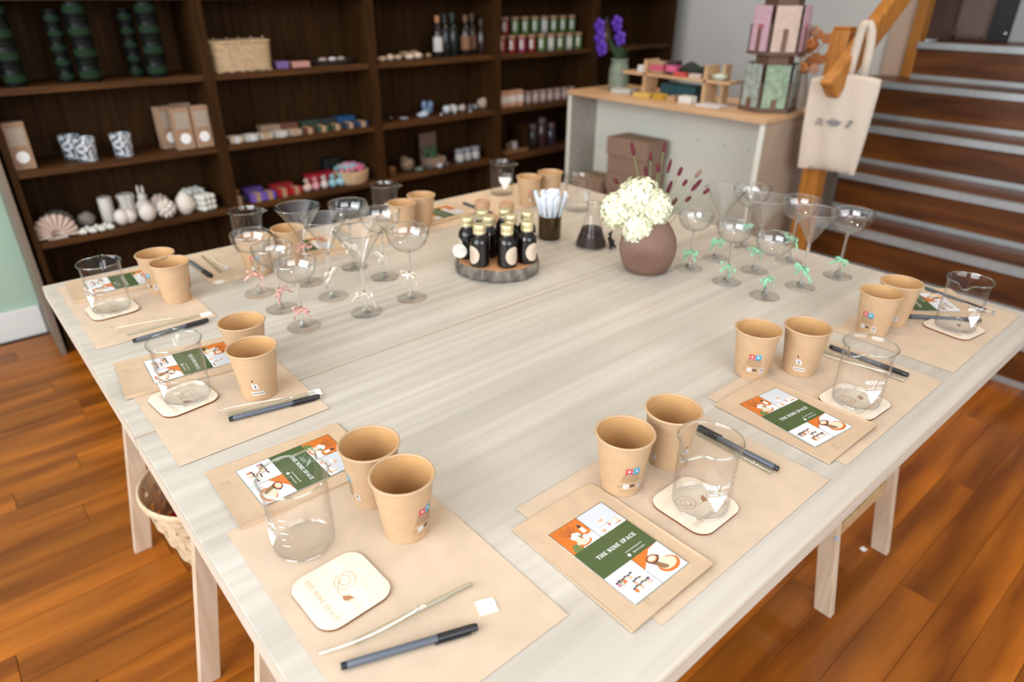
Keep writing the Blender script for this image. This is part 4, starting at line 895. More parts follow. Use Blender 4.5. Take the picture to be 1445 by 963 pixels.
# rotating card rack
rk = thing('card_rack', 'tiered brown cardboard rack of greeting cards at the right end of the counter', 'card rack', (2.885, 1.620, Z9), rad(12))
hexa = lambda r, n=6, o=0: [(r * cos(2 * pi * k / n + o), r * sin(2 * pi * k / n + o)) for k in range(n)]
MB().prism(hexa(.125), 0, .012).build('base', BOXD, rk, smooth=False); MB().prism(hexa(.080), .012, .70).build('core', plain('rack_brown', (.17, .085, .05)), rk, smooth=False)
cards = [(.38, .44, .40), (.30, .40, .27), (.62, .40, .48), (.60, .44, .35), (.30, .45, .50), (.62, .58, .54)]
for tier in range(3):
    z0 = .012 + tier * .222
    MB().prism(hexa(.124), z0 - (.0 if tier == 0 else .006), z0 + .006).build('tray', BOXD, rk, smooth=False)
    for k in range(6):
        a = 2 * pi * (k + .5) / 6; Mx = Matrix.Rotation(a, 4, 'Z'); q = MB()
        hgt = .095 if tier else .045
        q.box(.109, 0, z0 + hgt / 2, .004, .022, hgt, 0, Mx) if tier == 0 else q.box(.109, 0, z0 + hgt / 2, .004, .018, hgt, 0, Mx)
        q.build('pocket_front', plain('rack_brown', 0), rk, smooth=False)
        a2 = 2 * pi * k / 6; q = MB().box(.112, 0, z0 + .055, .018, .006, .11, 0, Matrix.Rotation(a2, 4, 'Z')); q.build('divider', BOXD, rk, smooth=False)
        c = cards[(tier * 2 + k) % 2 + tier * 2]; cm = plain('card_tone_%d_%d' % (tier, k % 2), c) if tier else mat('card_leafy_%d' % (k % 2), c, .6, 0, 45, col2=[v * .62 for v in c])
        q = MB().box(.1035, 0, z0 + .094, .003, .098, .172, 0, Mx); cd_ = q.build('greeting_card', cm, rk, smooth=False)
        if tier == 1 and k % 2 == 0:
            h = MB(); h.prism([(.018 * 16 * sin(u) ** 3 / 16, .016 * (13 * cos(u) - 5 * cos(2 * u) - 2 * cos(3 * u) - cos(4 * u)) / 16) for u in [2 * pi * i / 24 for i in range(24)]], 0, .0006)
            h.build('heart', plain('rose_heart', (.45, .10, .16)), cd_, smooth=False).matrix_local = Mx @ Matrix.Translation((.1052, 0, z0 + .10)) @ Matrix.Rotation(pi / 2, 4, 'Z') @ Matrix.Rotation(pi / 2, 4, 'X')
# pale vase with dried orange flowers
pv = thing('dried_flower_vase', 'pale vase with dried orange flowers behind the card rack', 'vase', (3.00, 1.545, Z9))
MB().lathe([(0, 0), (.030, 0), (.036, .03), (.034, .08), (.026, .12), (.022, .15), (.018, .15), (0, .14)], 24).build('body', plain('pale_vase', (.50, .43, .34)), pv)
of = plain('dried_orange', (.52, .17, .03)); rr = random.Random(11)
for k in range(16):
    e = Vector((rr.uniform(-.06, .05), rr.uniform(-.10, .035), rr.uniform(.17, .33))); m = MB().tube([(0, 0, .14), e], .0016, 5)
    for p in range(6):
        a = p * pi / 3; m.ball((e.x, e.y + .014 * cos(a), e.z + .012 * sin(a)), (.006, .011, .010), 6)
    m.build('dried_flower', of if k % 4 else plain('dried_peach', (.55, .28, .15)), pv)
# tote bag over the newel
tb = thing('tote_bag', 'unbleached cotton tote bag hanging from the newel post', 'bag', (2.868, 1.292, .695), rad(-78)); m = MB(); n, q = 16, 20; vs = []; fs = []
for side in (0, 1):
    for i in range(n + 1):
        for j in range(q + 1):
            u, v = i / n, j / q; w = .121 + .010 * v - .008 * (1 - v) ** 3; x = (u - .5) * 2 * w; bulge = .016 * sin(pi * u) * (1 - .45 * v) * (1 - (1 - min(1, v * 6)) ** 2) + .003
            y = (bulge + .004 * sin(14 * u + 3 * v)) * (1 if side == 0 else -1) + .003 * sin(5 * u + 2 * v); z = v * .375 - .012 * abs(u - .5) ** 2 * (1 - v) + (.018 * (1 - sin(pi * u)) * -v) + (.012 * u * v)
            vs.append((x, y, z))
for side in (0, 1):
    b = side * (n + 1) * (q + 1)
    for i in range(n):
        for j in range(q): a = b + i * (q + 1) + j; fs.append((a, a + q + 1, a + q + 2, a + 1))
B = (n + 1) * (q + 1)
for j in range(q): fs.append((j, j + 1, B + j + 1, B + j)); a = n * (q + 1) + j; fs.append((a, a + 1, B + a + 1, B + a))
for i in range(n): a = i * (q + 1); fs.append((a, a + q + 1, B + a + q + 1, B + a))
o = m.add(vs, fs).build('cloth_body', TOTE, tb, ang=80); o.modifiers.new('t', 'SOLIDIFY').thickness = .001
def flatband(pts, w, name, parent, mt, th=.002):
    m = MB(); vs = []
    for p in pts: vs += [(p[0] - w / 2, p[1], p[2]), (p[0] + w / 2, p[1], p[2])]
    o = m.add(vs, [(2 * i, 2 * i + 1, 2 * i + 3, 2 * i + 2) for i in range(len(pts) - 1)]).build(name, mt, parent); s_ = o.modifiers.new('t', 'SOLIDIFY'); s_.thickness = th; return o
for s_ in (-1, 1):
    yy = .006 * s_
    flatband([(.062, yy, .36), (.062, yy, .44), (.060, yy, .50), (.052, yy, .545), (.034, yy * 2, .575)], .030, 'handle', tb, TOTE); flatband([(.010, yy, .36), (.012, yy * 1.2, .44), (.016, yy * 1.4, .52), (.022, yy * 2, .560), (.034, yy * 2, .575)], .030, 'handle', tb, TOTE)
m = MB(); gq = plain('grey_fabric_print', (.22, .20, .19))
yb = -.0245
for cx_, sh in ((-.062, 0), (-.005, 1), (.052, 2)):
    if sh == 0: pl = [[(cx_ + a * .5, .19 + b), (cx_ + a * .5 + .004, .19 + b + .002), (cx_ + a * .5 + .006, .205 + b), (cx_ + a * .5 - .003, .203 + b)] for a, b in ((-.02, -.01), (-.012, .008), (0, -.006), (.012, .004), (.018, -.012))]
    elif sh == 1: pl = [[(cx_ + .028 * cos(t_), .205 + .022 * sin(t_)) for t_ in [pi + pi * k / 12 for k in range(13)]], [(cx_ - .014, .206), (cx_ - .002, .206), (cx_ - .008, .216)], [(cx_ + .002, .207), (cx_ + .012, .205), (cx_ + .008, .214)]]
    else: pl = [[(cx_ - .012, .185), (cx_ - .002, .182), (cx_ + .006, .190), (cx_ - .002, .198)], [(cx_, .195), (cx_ + .014, .200), (cx_ + .012, .214), (cx_ - .002, .212)]]
    for p in pl: m.add([(x, yb, z) for x, z in p], [tuple(range(len(p)))])
m.build('grey_print', gq, tb, smooth=False)

# ------------------------------------------------------------------ things on the bookcase shelves
S1, S2, S3 = .4725, .7495, 1.0425
def jar_m(r, h):
    t = thing('stacked_jar', '', 'jar')
    MB().lathe([(0, 0), (r * .95, 0), (r, .003), (r, h * .80), (r * .94, h * .84), (0, h * .84)], 20).build('glass', BLACKG, t)
    MB().lathe([(r * 1.01, h * .22), (r * 1.012, h * .24), (r * 1.012, h * .54), (r * 1.01, h * .56)], 20).build('label', GREENL, t)
    MB().lathe([(0, h * .84), (r * 1.0, h * .84), (r * 1.02, h * .86), (r * 1.02, h * .98), (r * .97, h), (0, h)], 20).build('lid', BLACKG, t)
    return t
JB, JS = Proto(lambda: jar_m(.037, .074)), Proto(lambda: jar_m(.027, .050))
for i, (x, y, big, n, w) in enumerate([(.330, 3.160, 1, 4, 'first'), (.505, 3.200, 0, 5, 'second'), (.577, 3.150, 1, 4, 'middle'), (.757, 3.215, 0, 5, 'fourth'), (.820, 3.155, 1, 4, 'last')]):
    for k in range(n):
        (JB if big else JS).put('%s black jar up in the %s jar stack of the first bay' % (('lowest', 'second', 'third', 'fourth', 'fifth')[k], w), (x + random.uniform(-.002, .002), y, S3 + k * (.0742 if big else .0502)), i, 'black jars with green labels')
def packet():
    t = thing('kraft_packet', '', 'packet')
    MB().box(0, 0, .086, .072, .045, .172).build('body', KRAFTB, t, smooth=False, bevel=.002)
    MB().box(0, -.0228, .120, .056, .0012, .066).build('window', plain('window_beige', (.40, .33, .25), .3), t, smooth=False)
    MB().prism(arc(0, .046, .022, .022, 0, 360, 20)[:-1], 0, .001, M=Matrix.Translation((0, -.0234, 0)) @ Matrix.Rotation(pi / 2, 4, 'X')).build('round_label', STICK, t, smooth=False); return t
KRAFTB = mat('brown_carton', (.36, .22, .13), .8, .1, 20); PK = Proto(packet)
PK.put('brown packet with round white label, alone at the left end of the shelf', (.275, 3.165, S2), rad(6)); PK.put('brown packet with label, leftmost of the right group', (.820, 3.215, S2), rad(14))
PK.put('brown packet with label, middle of the right group', (.862, 3.150, S2), rad(4)); PK.put('brown packet with label, rightmost of the right group', (.940, 3.150, S2), rad(4)); PK.put('brown packet behind the right group against the divider', (.905, 3.26, S2), rad(4))
SPK = mat('speckled_glaze', (.70, .74, .76), .3, 0, 85, col2=(.045, .06, .075), contrast=(.44, .52), detail=2)
def tumbler():
    t = thing('speckled_tumbler', '', 'tumbler'); MB().lathe([(0, 0), (.030, 0), (.033, .004), (.040, .090), (.038, .090), (.031, .008), (0, .006)], 28).build('glazed_wall', SPK, t); return t
TU = Proto(tumbler); TU.put('speckled tumbler behind its twin on the packet shelf', (.458, 3.245, S2)); TU.put('speckled tumbler in front of its twin on the packet shelf', (.492, 3.160, S2)); TU.put('speckled tumbler standing alone on the packet shelf', (.624, 3.160, S2))
def cndl(name, label, x, y, z, mb, m=WAX, rz=0, cat='candle', wickz=None, grp=None):
    t = thing(name, label, cat, (x, y, z), rz, grp); mb.build('wax_body', m, t)
    if wickz: MB().tube([(0, 0, wickz - .004), (.001, 0, wickz + .010)], .0012, 5).build('wick', WICK, t)
    return t
def shell(R_):
    m = MB(); n, q = 44, 10; vs = []; fs = []
    for s_ in (1, -1):
        for i in range(n + 1):
            a = rad(-8 + 196 * i / n)
            for j in range(q + 1):
                v = j / q; r = R_ * v * (1 + .02 * cos(i * 2 * pi / 4)); d_ = (R_ * .33 * math.sqrt(max(0, 1 - v * v)) + .004) * (.55 + .45 * v if v < .3 else 1) + .010 * v * cos(i * 2 * pi / 4)
                vs.append((r * cos(a), -s_ * d_, R_ * .22 + max(-R_ * .2, r * sin(a))))
    B_ = (n + 1) * (q + 1)
    for s_ in (0, 1):
        for i in range(n):
            for j in range(q): a = s_ * B_ + i * (q + 1) + j; fs.append((a, a + q + 1, a + q + 2, a + 1))
    for i in range(n): a = i * (q + 1) + q; fs.append((a, a + q + 1, B_ + a + q + 1, B_ + a))
    m.add(vs, fs); m.box(0, 0, R_ * .06, R_ * .9, R_ * .5, R_ * .12); return m
cndl('shell_candle', 'large ivory scallop shell candle on the lowest visible shelf', .305, 3.145, S1, shell(.078), WAXB); cndl('shell_candle', 'grey-brown scallop shell candle behind the ivory one', .330, 3.26, S1, shell(.066), plain('grey_wax', (.28, .24, .20)))
for i, (dx, dy) in enumerate([(-.05, -.012), (-.03, .012), (-.015, -.014), (.004, .010), (.018, -.012), (.036, .012), (.050, -.008)]):
    m = MB()
    for a in range(7): m.ball((.009 * cos(a * 1.047) * (a > 0), .009 * sin(a * 1.047) * (a > 0), .010 + (.008 if a == 0 else 0)), .0085, 8)
    cndl('wax_melt', 'white berry-shaped wax melt, %s from the left before the pillar candle' % ORD[i], .445 + dx, 3.135 + dy, S1, m, plain('white_wax', (.72, .72, .64)), grp='berry-shaped wax melts')
cndl('pillar_candle', 'tall slim ivory pillar candle', .520, 3.250, S1, MB().lathe([(0, 0), (.026, 0), (.027, .003), (.027, .10), (.025, .104), (0, .102)], 32, fn=lambda r, z, a: (r * (1 + .02 * cos(16 * a)), z)), wickz=.102)
cndl('wax_figure', 'grey lumpy wax figure left of the pillar candle', .430, 3.225, S1, MB().ball((0, 0, .03), (.034, .03, .032), 14, fn=lambda v: v * (1 + .08 * sin(120 * v.x) * cos(90 * v.z))), plain('grey_wax', 0))
cndl('knot_candle', 'round knotted ivory candle right of the wax melts', .565, 3.155, S1, MB().ball((-.014, 0, .034), (.030, .032, .034), 18).ball((.016, .004, .032), (.028, .03, .032), 18), wickz=.066)
cndl('knot_candle', 'ivory candle with frilled top behind the round knotted one', .605, 3.275, S1, MB().lathe([(0, 0), (.030, 0), (.036, .03), (.028, .06), (.036, .09), (.030, .098), (0, .09)], 40, fn=lambda r, z, a: (r * (1 + .07 * sin(9 * a)), z)))
cndl('egg_candle', 'egg-shaped ivory candle in the middle of the row', .650, 3.145, S1, MB().ball((0, 0, .038), (.034, .034, .040), 20), wickz=.077)
cndl('rabbit_candle', 'ivory rabbit candle with upright ears behind the egg candle', .668, 3.265, S1, MB().ball((0, 0, .034), (.032, .034, .036), 16).ball((0, -.004, .076), (.020, .022, .020), 14).ball((-.009, 0, .108), (.006, .005, .022), 10).ball((.009, 0, .106), (.006, .005, .020), 10))
def bub(r):
    m = MB()
    for k in range(34): zc = 1 - 2 * (k + .5) / 34; a = k * 2.39996; m.ball((r * math.sqrt(1 - zc * zc) * cos(a), r * math.sqrt(1 - zc * zc) * sin(a), r + .006 + r * zc), .0098, 8)
    m.ball((0, 0, r + .006), r, 14); return m
cndl('bubble_candle', 'round knobbly ivory candle right of the egg candle', .727, 3.150, S1, bub(.033)); cndl('bubble_candle', 'knobbly ivory candle behind the round knobbly one', .735, 3.26, S1, bub(.032), WAXB)
cndl('pear_candle', 'tall teardrop-shaped ivory candle left of the cube candle', .812, 3.165, S1, MB().lathe([(0, 0), (.022, 0), (.040, .022), (.042, .04), (.034, .066), (.020, .086), (.010, .097), (0, .100)], 36, fn=lambda r, z, a: (r * (1 + .015 * sin(10 * a + 40 * z)), z)), wickz=.098)
def cube(n, r):
    m = MB()
    for i in range(n):
        for j in range(n):
            for k in range(n):
                if i in (0, n - 1) or j in (0, n - 1) or k in (0, n - 1): m.ball(((i - (n - 1) / 2) * r * 1.75, (j - (n - 1) / 2) * r * 1.75, r + k * r * 1.75), r, 10)
    return m
cndl('cube_candle', 'white bubble cube candle at the right end of the row', .895, 3.155, S1, cube(3, .0135), plain('white_wax', 0), rad(20)); cndl('cube_candle', 'second white bubble cube candle behind the first', .885, 3.265, S1, cube(3, .0145), plain('white_wax', 0), rad(10))

# second bay
wb = thing('wicker_basket', 'rectangular pale wicker basket on the upper shelf', 'basket', (1.165, 3.19, S3))
def wk(a, b):
    m = MB(); n = 120; rows = 18; vs = []; fs = []
    for j in range(rows + 1):
        v = j / rows; sx, sy = a * (1 + .05 * v), b * (1 + .05 * v)
        for k in range(n):
            t_ = 2 * pi * k / n; c_, s_ = cos(t_), sin(t_); p = (abs(c_) ** 6 + abs(s_) ** 6) ** (-1 / 6); w = .0030 * (1 if ((k // 3) + j) % 2 else -1)
            vs.append(((sx + w) * p * c_, (sy + w) * p * s_, .002 + .115 * v))
    for j in range(rows):
        for k in range(n): l = (k + 1) % n; fs.append((j * n + k, j * n + l, (j + 1) * n + l, (j + 1) * n + k))
    return m.add(vs, fs)
o = wk(.125, .07).build('woven_wall', WICKER, wb, ang=80); o.modifiers.new('t', 'SOLIDIFY').thickness = .004
MB().box(0, 0, .004, .24, .13, .006).build('base', WICKER, wb, smooth=False)
MB().tube([((.131 * cos(q)) * (abs(cos(q)) ** 6 + abs(sin(q)) ** 6) ** (-1 / 6), (.0735 * sin(q)) * (abs(cos(q)) ** 6 + abs(sin(q)) ** 6) ** (-1 / 6), .119) for q in [2 * pi * k / 60 for k in range(60)]], .0055, 8, closed=True).build('rim', WICKER, wb)
for i in range(5): o = MB().tube([(0, 0, 0), (.02 * (i - 2), .01, .10), (.03 * (i - 2), .02, .125)], .004, 6).build('wooden_stick', plain('stick_wood', (.45, .30, .18)), smooth=True); tag(o, 'thin wooden stick in the wicker basket, %s from the left' % ORD[i], 'stick', (1.14 + .025 * i, 3.19, S3 + .008), group='wooden sticks in the wicker basket')
sbox('wax_block', 'purple wax block beside the wicker basket', 'block', 1.345, 3.165, S3, .055, .05, .030, (.16, .10, .26)); sbox('wax_block', 'pink wax block right of the purple block', 'block', 1.435, 3.17, S3, .085, .05, .024, (.50, .24, .20))
tr_ = thing('oval_tray', 'dark oval tray carrying pale stones on the upper shelf', 'tray', (1.62, 3.21, S3)); MB().lathe([(0, 0), (.10, 0), (.115, .018), (.112, .020), (.098, .006), (0, .005)], 32, fn=None).build('tray', plain('dark_tray', (.03, .018, .014)), tr_).scale = (1, .6, 1)
for x, c in ((-.05, (.42, .30, .28)), (0, (.60, .55, .55)), (.045, (.32, .28, .27))): o = MB().ball((0, 0, 0), (.022, .018, .010), 10).build('stone', plain('stone_%d' % int(c[0] * 100), c)); tag(o, '%s stone on the dark oval tray' % {-.05: 'left pinkish', 0: 'middle whitish', .045: 'right greyish'}[x], 'stone', (1.62 + x, 3.20, S3 + .022), group='stones on the oval tray')
def bar(): 
    t = thing('soap_bar', '', 'soap'); return t
def soap(label, x, y, z, c, c2, w=.075, h=.026, d=.05, rz=0, grp='banded soap bars'):
    t = thing('soap_bar', label, 'soap', (x, y, z), rz, grp)
    MB().box(0, 0, h / 2, w, d, h).build('bar', plain('soap_%02x%02x%02x' % tuple(int(v * 255) for v in c), c), t, smooth=False, bevel=.003)
    MB().box(0, 0, h / 2, w * .36, d + .001, h + .001).build('paper_band', plain('band_%02x%02x%02x' % tuple(int(v * 255) for v in c2), c2), t, smooth=False); return t
KB = (.42, .27, .15)
row = [(1.075, (.50, .40, .28), (.60, .60, .56)), (1.145, (.46, .46, .42), (.62, .62, .60)), (1.215, (.42, .36, .28), KB), (1.285, (.44, .42, .38), (.55, .52, .48)), (1.355, (.34, .28, .22), KB), (1.425, (.10, .03, .02), KB), (1.497, (.03, .07, .035), KB), (1.570, (.035, .05, .035), KB), (1.642, (.02, .03, .06), KB), (1.712, (.02, .04, .10), KB)]
wd = ['cream', 'grey-white', 'beige', 'grey', 'brown', 'dark red', 'dark green', 'olive black', 'slate', 'navy']
for (x, c, c2), w_ in zip(row, wd): soap('%s soap bar with a paper band, front row of the middle shelf' % w_, x, 3.155, S2, c, c2, .062, .026, .055, rad(4))
for x, c, w_ in ((1.27, (.30, .20, .12), 'light brown'), (1.36, (.13, .045, .02), 'reddish brown'), (1.47, (.02, .04, .02), 'blackish green'), (1.56, (.02, .02, .02), 'black'), (1.665, (.005, .06, .16), 'bright blue')):
    sbox('carton', '%s carton in the back row of the middle shelf' % w_, 'box', x, 3.235, S2, .095 if w_ != 'bright blue' else .10, .06, .045, c)
for x, y, c, w_, h in ((1.035, 3.15, (.012, .010, .010), 'black', .04), (1.125, 3.15, (.17, .10, .42), 'lilac', .040), (1.185, 3.155, (.14, .08, .36), 'violet', .036), (1.255, 3.155, (.36, .01, .012), 'crimson', .038), (1.320, 3.16, (.40, .012, .014), 'scarlet', .034)):
    soap('%s wrapped bar with a kraft band on the lower shelf' % w_, x, y, S1, c, KB, .060, h, .05, rad(6))
soap('purple bar behind the lilac one on the lower shelf', 1.135, 3.22, S1, (.10, .05, .25), (.10, .05, .25), .09, .05, .05); soap('red bar behind the crimson one on the lower shelf', 1.28, 3.225, S1, (.28, .008, .012), (.28, .008, .012), .11, .045, .05); soap('orange-brown block in the left corner of the lower shelf', 1.045, 3.24, S1, (.30, .12, .02), (.30, .12, .02), .06, .05, .05)
sbox('red_carton', 'shiny red carton behind the pastel bags', 'box', 1.50, 3.24, S1, .15, .07, .06, (.36, .006, .02))
rr = random.Random(21)
for i, (x, c, w_) in enumerate([(1.385, (.58, .44, .36), 'cream'), (1.430, (.62, .28, .30), 'pink'), (1.478, (.60, .52, .48), 'off-white'), (1.525, (.28, .52, .60), 'sky blue'), (1.570, (.30, .55, .62), 'pale blue')]):
    m = MB(); m.ball((0, 0, .018), (.024, .022, .020), 12, fn=lambda v: v * (1 + .1 * sin(150 * v.x + i))); m.tube([(0, 0, .034), (.004, 0, .044), (-.004, 0, .058)], [.006, .010, .014], 8)
    tag(m.build('gift_pouch', plain('pouch_%d' % i, c)), '%s little tied pouch in front of the red carton' % w_, 'pouch', (x, 3.155, S1))
rb_ = thing('round_basket', 'round woven basket of wrapped sweets on the lower shelf', 'basket', (1.650, 3.190, S1)); o = MB().lathe([(.070, 0), (.080, .004), (.088, .03), (.090, .062), (.084, .066)], 72, fn=lambda r, z, a: (r * (1 + .012 * sin(36 * a)), z)).build('woven_wall', WICKER, rb_); o.modifiers.new('t', 'SOLIDIFY').thickness = .004; MB().lathe([(0, .001), (.078, .001), (.078, .006), (0, .006)], 30).build('base', WICKER, rb_)
cc = [(.62, .22, .30), (.60, .40, .44), (.25, .50, .60), (.55, .12, .22), (.62, .52, .50)]
for k in range(26):
    a = k * 2.4; r = .066 * math.sqrt(k / 26); o = MB().ball((0, 0, 0), (.015, .012, .010), 8).tube([(-.024, 0, 0), (-.014, 0, 0), (.014, 0, 0), (.024, 0, 0)], [.010, .003, .003, .010], 6).build('wrapped_sweet', plain('sweet_%d' % (k % 5), cc[k % 5]))
    tag(o, 'pastel wrapped sweet heaped in the round basket', 'sweet', (1.650 + r * cos(a), 3.190 + r * sin(a), S1 + .072 + .020 * (1 - r / .066)), k * 1.3, group='wrapped sweets in the round basket')
sbox('black_carton', 'black carton behind the round basket', 'box', 1.60, 3.31, S1, .09, .06, .11, (.008, .007, .007))

# third bay
for i, (x, y, z, s_, c) in enumerate([(1.86, 3.15, 0, .024, (.42, .31, .21)), (1.915, 3.16, 0, .028, (.48, .38, .28)), (1.965, 3.17, 0, .024, (.40, .30, .20)), (2.03, 3.16, 0, .026, (.52, .42, .32)), (2.085, 3.165, 0, .030, (.55, .46, .36)), (2.05, 3.24, 0, .034, (.36, .25, .15)), (2.11, 3.25, 0, .034, (.40, .28, .17)), (2.16, 3.18, 0, .022, (.22, .14, .08))]):
    o = MB().ball((0, 0, s_ * .55), (s_, s_ * .8, s_ * .55), 14, fn=lambda v: v * (1 + .05 * sin(90 * v.x + i) * cos(70 * v.y))).build('pebble', plain('pebble_%d' % i, c)); tag(o, ['smallest beige pebble, far left of the pebble row', 'cream pebble second in the pebble row', 'tan pebble third in the pebble row', 'pale pebble in the middle of the pebble row', 'largest pale pebble in front of the brown ones', 'brown pebble at the back left of the pebble row', 'brown pebble at the back right of the pebble row', 'dark brown pebble by the tall dark bottles'][i], 'stone', (x, y, S3), i)
def tallb(name, label, x, y, w, h, c, c2, lab=None):
    t = thing(name, label, 'bottle', (x, y, S3)); m = plain('tb_%02x%02x%02x' % tuple(int(v * 255) for v in c), c, .15)
    MB().lathe([(0, 0), (w * .46, 0), (w * .5, .004), (w * .5, h * .62), (w * .30, h * .74), (w * .18, h * .78), (w * .18, h * .86), (0, h * .86)], 22).build('glass_body', m, t)
    MB().lathe([(0, h * .85), (w * .26, h * .85), (w * .26, h), (0, h)], 18).build('stopper', plain('tc_%02x%02x%02x' % tuple(int(v * 255) for v in c2), c2), t)
    if lab: MB().lathe([(w * .505, h * .15), (w * .51, h * .16), (w * .51, h * .48), (w * .505, h * .5)], 22).build('label', plain('tl_%02x%02x%02x' % tuple(int(v * 255) for v in lab), lab), t)
tallb('tall_bottle', 'tall dark bottle with orange stopper and white label', 2.225, 3.18, .05, .20, (.02, .014, .012), (.42, .18, .08), (.50, .48, .46)); tallb('tall_bottle', 'tall blackish bottle beside the white-labelled one', 2.285, 3.20, .055, .205, (.016, .014, .014), (.02, .02, .025)); tallb('tall_bottle', 'black bottle with a green tint, centre of the tall bottles', 2.350, 3.22, .06, .21, (.010, .018, .014), (.03, .05, .03))
tallb('tall_bottle', 'dark bottle with a brown label among the tall bottles', 2.415, 3.19, .055, .20, (.018, .012, .008), (.16, .07, .03), (.20, .09, .045)); tallb('tall_bottle', 'dark brown bottle second from the right', 2.475, 3.21, .055, .205, (.022, .012, .008), (.10, .05, .025), (.11, .05, .03)); tallb('tall_bottle', 'rightmost tall dark bottle on the upper shelf', 2.53, 3.20, .05, .18, (.03, .015, .010), (.05, .03, .02))
def orn(name, label, x, y, z, s_, c, seed=0, cat='ornament', f=(1, .85, .8)):
    o = MB().ball((0, 0, s_ * f[2]), (s_ * f[0], s_ * f[1], s_ * f[2]), 16, fn=lambda v: v * (1 + .10 * sin(v.x * 3 / s_ + seed) * cos(v.z * 4 / s_ + seed))).build(name, mat('orn_%s_%d' % (name, seed), c, .35, .4, 70)); return tag(o, label, cat, (x, y, z), seed)
orn('grey_dish', 'flat grey dish at the left of the ornament shelf', 1.99, 3.19, S2, .035, (.32, .34, .40), 1, 'dish', (1, .8, .18)); orn('dark_pebble', 'small dark knob left of the grey dish', 1.91, 3.19, S2, .018, (.04, .025, .02), 2)
t = thing('blue_ornament', 'pale blue two-lobed ornament on the ornament shelf', 'ornament', (2.175, 3.235, S2)); MB().ball((-.02, 0, .05), (.018, .014, .026), 12).ball((.02, 0, .048), (.018, .014, .024), 12).ball((0, 0, .022), (.034, .02, .022), 12).build('body', plain('powder_blue', (.16, .24, .38), .3), t)
orn('white_bowl', 'small blue-white bowl in front of the blue ornament', 2.10, 3.17, S2, .032, (.42, .50, .58), 3, 'bowl', (1.1, .8, .5)); 
for i, (x, y, s_, c, l) in enumerate([(2.265, 3.18, .028, (.50, .55, .58), 'whitish knobbly ornament'), (2.315, 3.19, .030, (.55, .56, .55), 'white knobbly ornament in the middle of the shelf'), (2.375, 3.19, .026, (.52, .44, .42), 'pinkish white ornament'), (2.43, 3.18, .024, (.10, .10, .12), 'dark grey round ornament'), (2.475, 3.20, .020, (.45, .45, .44), 'small white ornament left of the round ball')]): orn('knobbly_ornament', l + (' on the shelf' if len(l.split()) < 4 else ''), x, y, S2, s_, c, 4 + i)
orn('round_ball', 'orange and white ball at the right end of the ornament shelf', 2.535, 3.205, S2, .031, (.58, .42, .32), 12, 'ball', (1, 1, 1)); orn('small_pebble', 'row of tiny stones, leftmost tiny stone before the ornaments', 2.20, 3.14, S2, .010, (.40, .38, .36), 13, 'stone'); orn('small_pebble', 'tiny grey stone before the white ornaments', 2.29, 3.14, S2, .010, (.30, .30, .30), 14, 'stone'); orn('small_pebble', 'tiny pale stone before the dark ornament', 2.40, 3.14, S2, .010, (.44, .42, .40), 15, 'stone')
tt = thing('amber_pot', 'small amber pot in the left corner of the lowest shelf', 'pot', (1.880, 3.17, S1)); MB().lathe([(0, 0), (.020, 0), (.024, .01), (.024, .04), (.018, .046), (0, .044)], 18).build('body', plain('amber_pot_glaze', (.14, .06, .02), .2), tt)
orn('painted_ball', 'dark painted ball with pale blossoms on the lowest shelf', 1.990, 3.185, S1, .042, (.22, .15, .10), 21, 'ball', (1, 1, 1)); orn('dark_stone', 'dark greenish stone beside the painted ball', 2.04, 3.145, S1, .022, (.10, .13, .12), 22, 'stone', (1.3, 1, .6))
dsp = thing('kraft_display', 'kraft display box with green plant picture on the lowest shelf', 'display box', (2.165, 3.20, S1)); MB().box(0, .035, .09, .11, .004, .18).build('back_card', BOXD, dsp, smooth=False); MB().box(.01, 0, .026, .12, .07, .052).build('tray', BOXK, dsp, smooth=False)
m = MB(); rr = random.Random(5)
for k in range(22): m.ball((rr.uniform(-.045, .03), rr.uniform(-.02, .02), rr.uniform(.055, .105)), (.012, .008, .012), 6)
m.build('green_sprigs', plain('sprig_green', (.03, .085, .03)), dsp, kind='stuff')
for i, (x, c, l) in enumerate([(2.105, (.05, .05, .07), 'dark blue stone before the kraft display'), (2.17, (.50, .52, .56), 'white stone before the kraft display'), (2.22, (.04, .04, .05), 'black stone before the kraft display')]): orn('polished_stone', l, x, 3.135, S1, .018, c, 30 + i, 'stone')
def cj(r, h, liq, lidc, labc):
    t = thing('candle_jar', '', 'candle jar')
    MB().lathe([(0, 0), (r * .96, 0), (r, .003), (r, h * .80), (0, h * .80)], 22).build('wax_filled_glass', liq, t)
    MB().lathe([(r * 1.01, h * .15), (r * 1.02, h * .16), (r * 1.02, h * .66), (r * 1.01, h * .68)], 22).build('label', labc, t)
    MB().lathe([(0, h * .80), (r * 1.03, h * .80), (r * 1.03, h * .97), (0, h * .97)], 22).build('lid', lidc, t)
    return t
LIDW = plain('wood_lid', (.30, .17, .09)); JGL = plain('grey_jar', (.12, .13, .15), .15)
g3 = cj(.026, .075, JGL, plain('grey_lid', (.30, .32, .34)), plain('white_jar_label', (.50, .49, .45))); g3['label'] = 'grey glass jar with lid, left of three on the lowest shelf'; g3.location = (2.345, 3.18, S1)
for x, l in ((2.405, 'middle of three grey glass jars on the lowest shelf'), (2.465, 'right of three grey glass jars on the lowest shelf')): o = copy_tree(g3); o['label'] = l; o.location = (x, 3.19, S1)

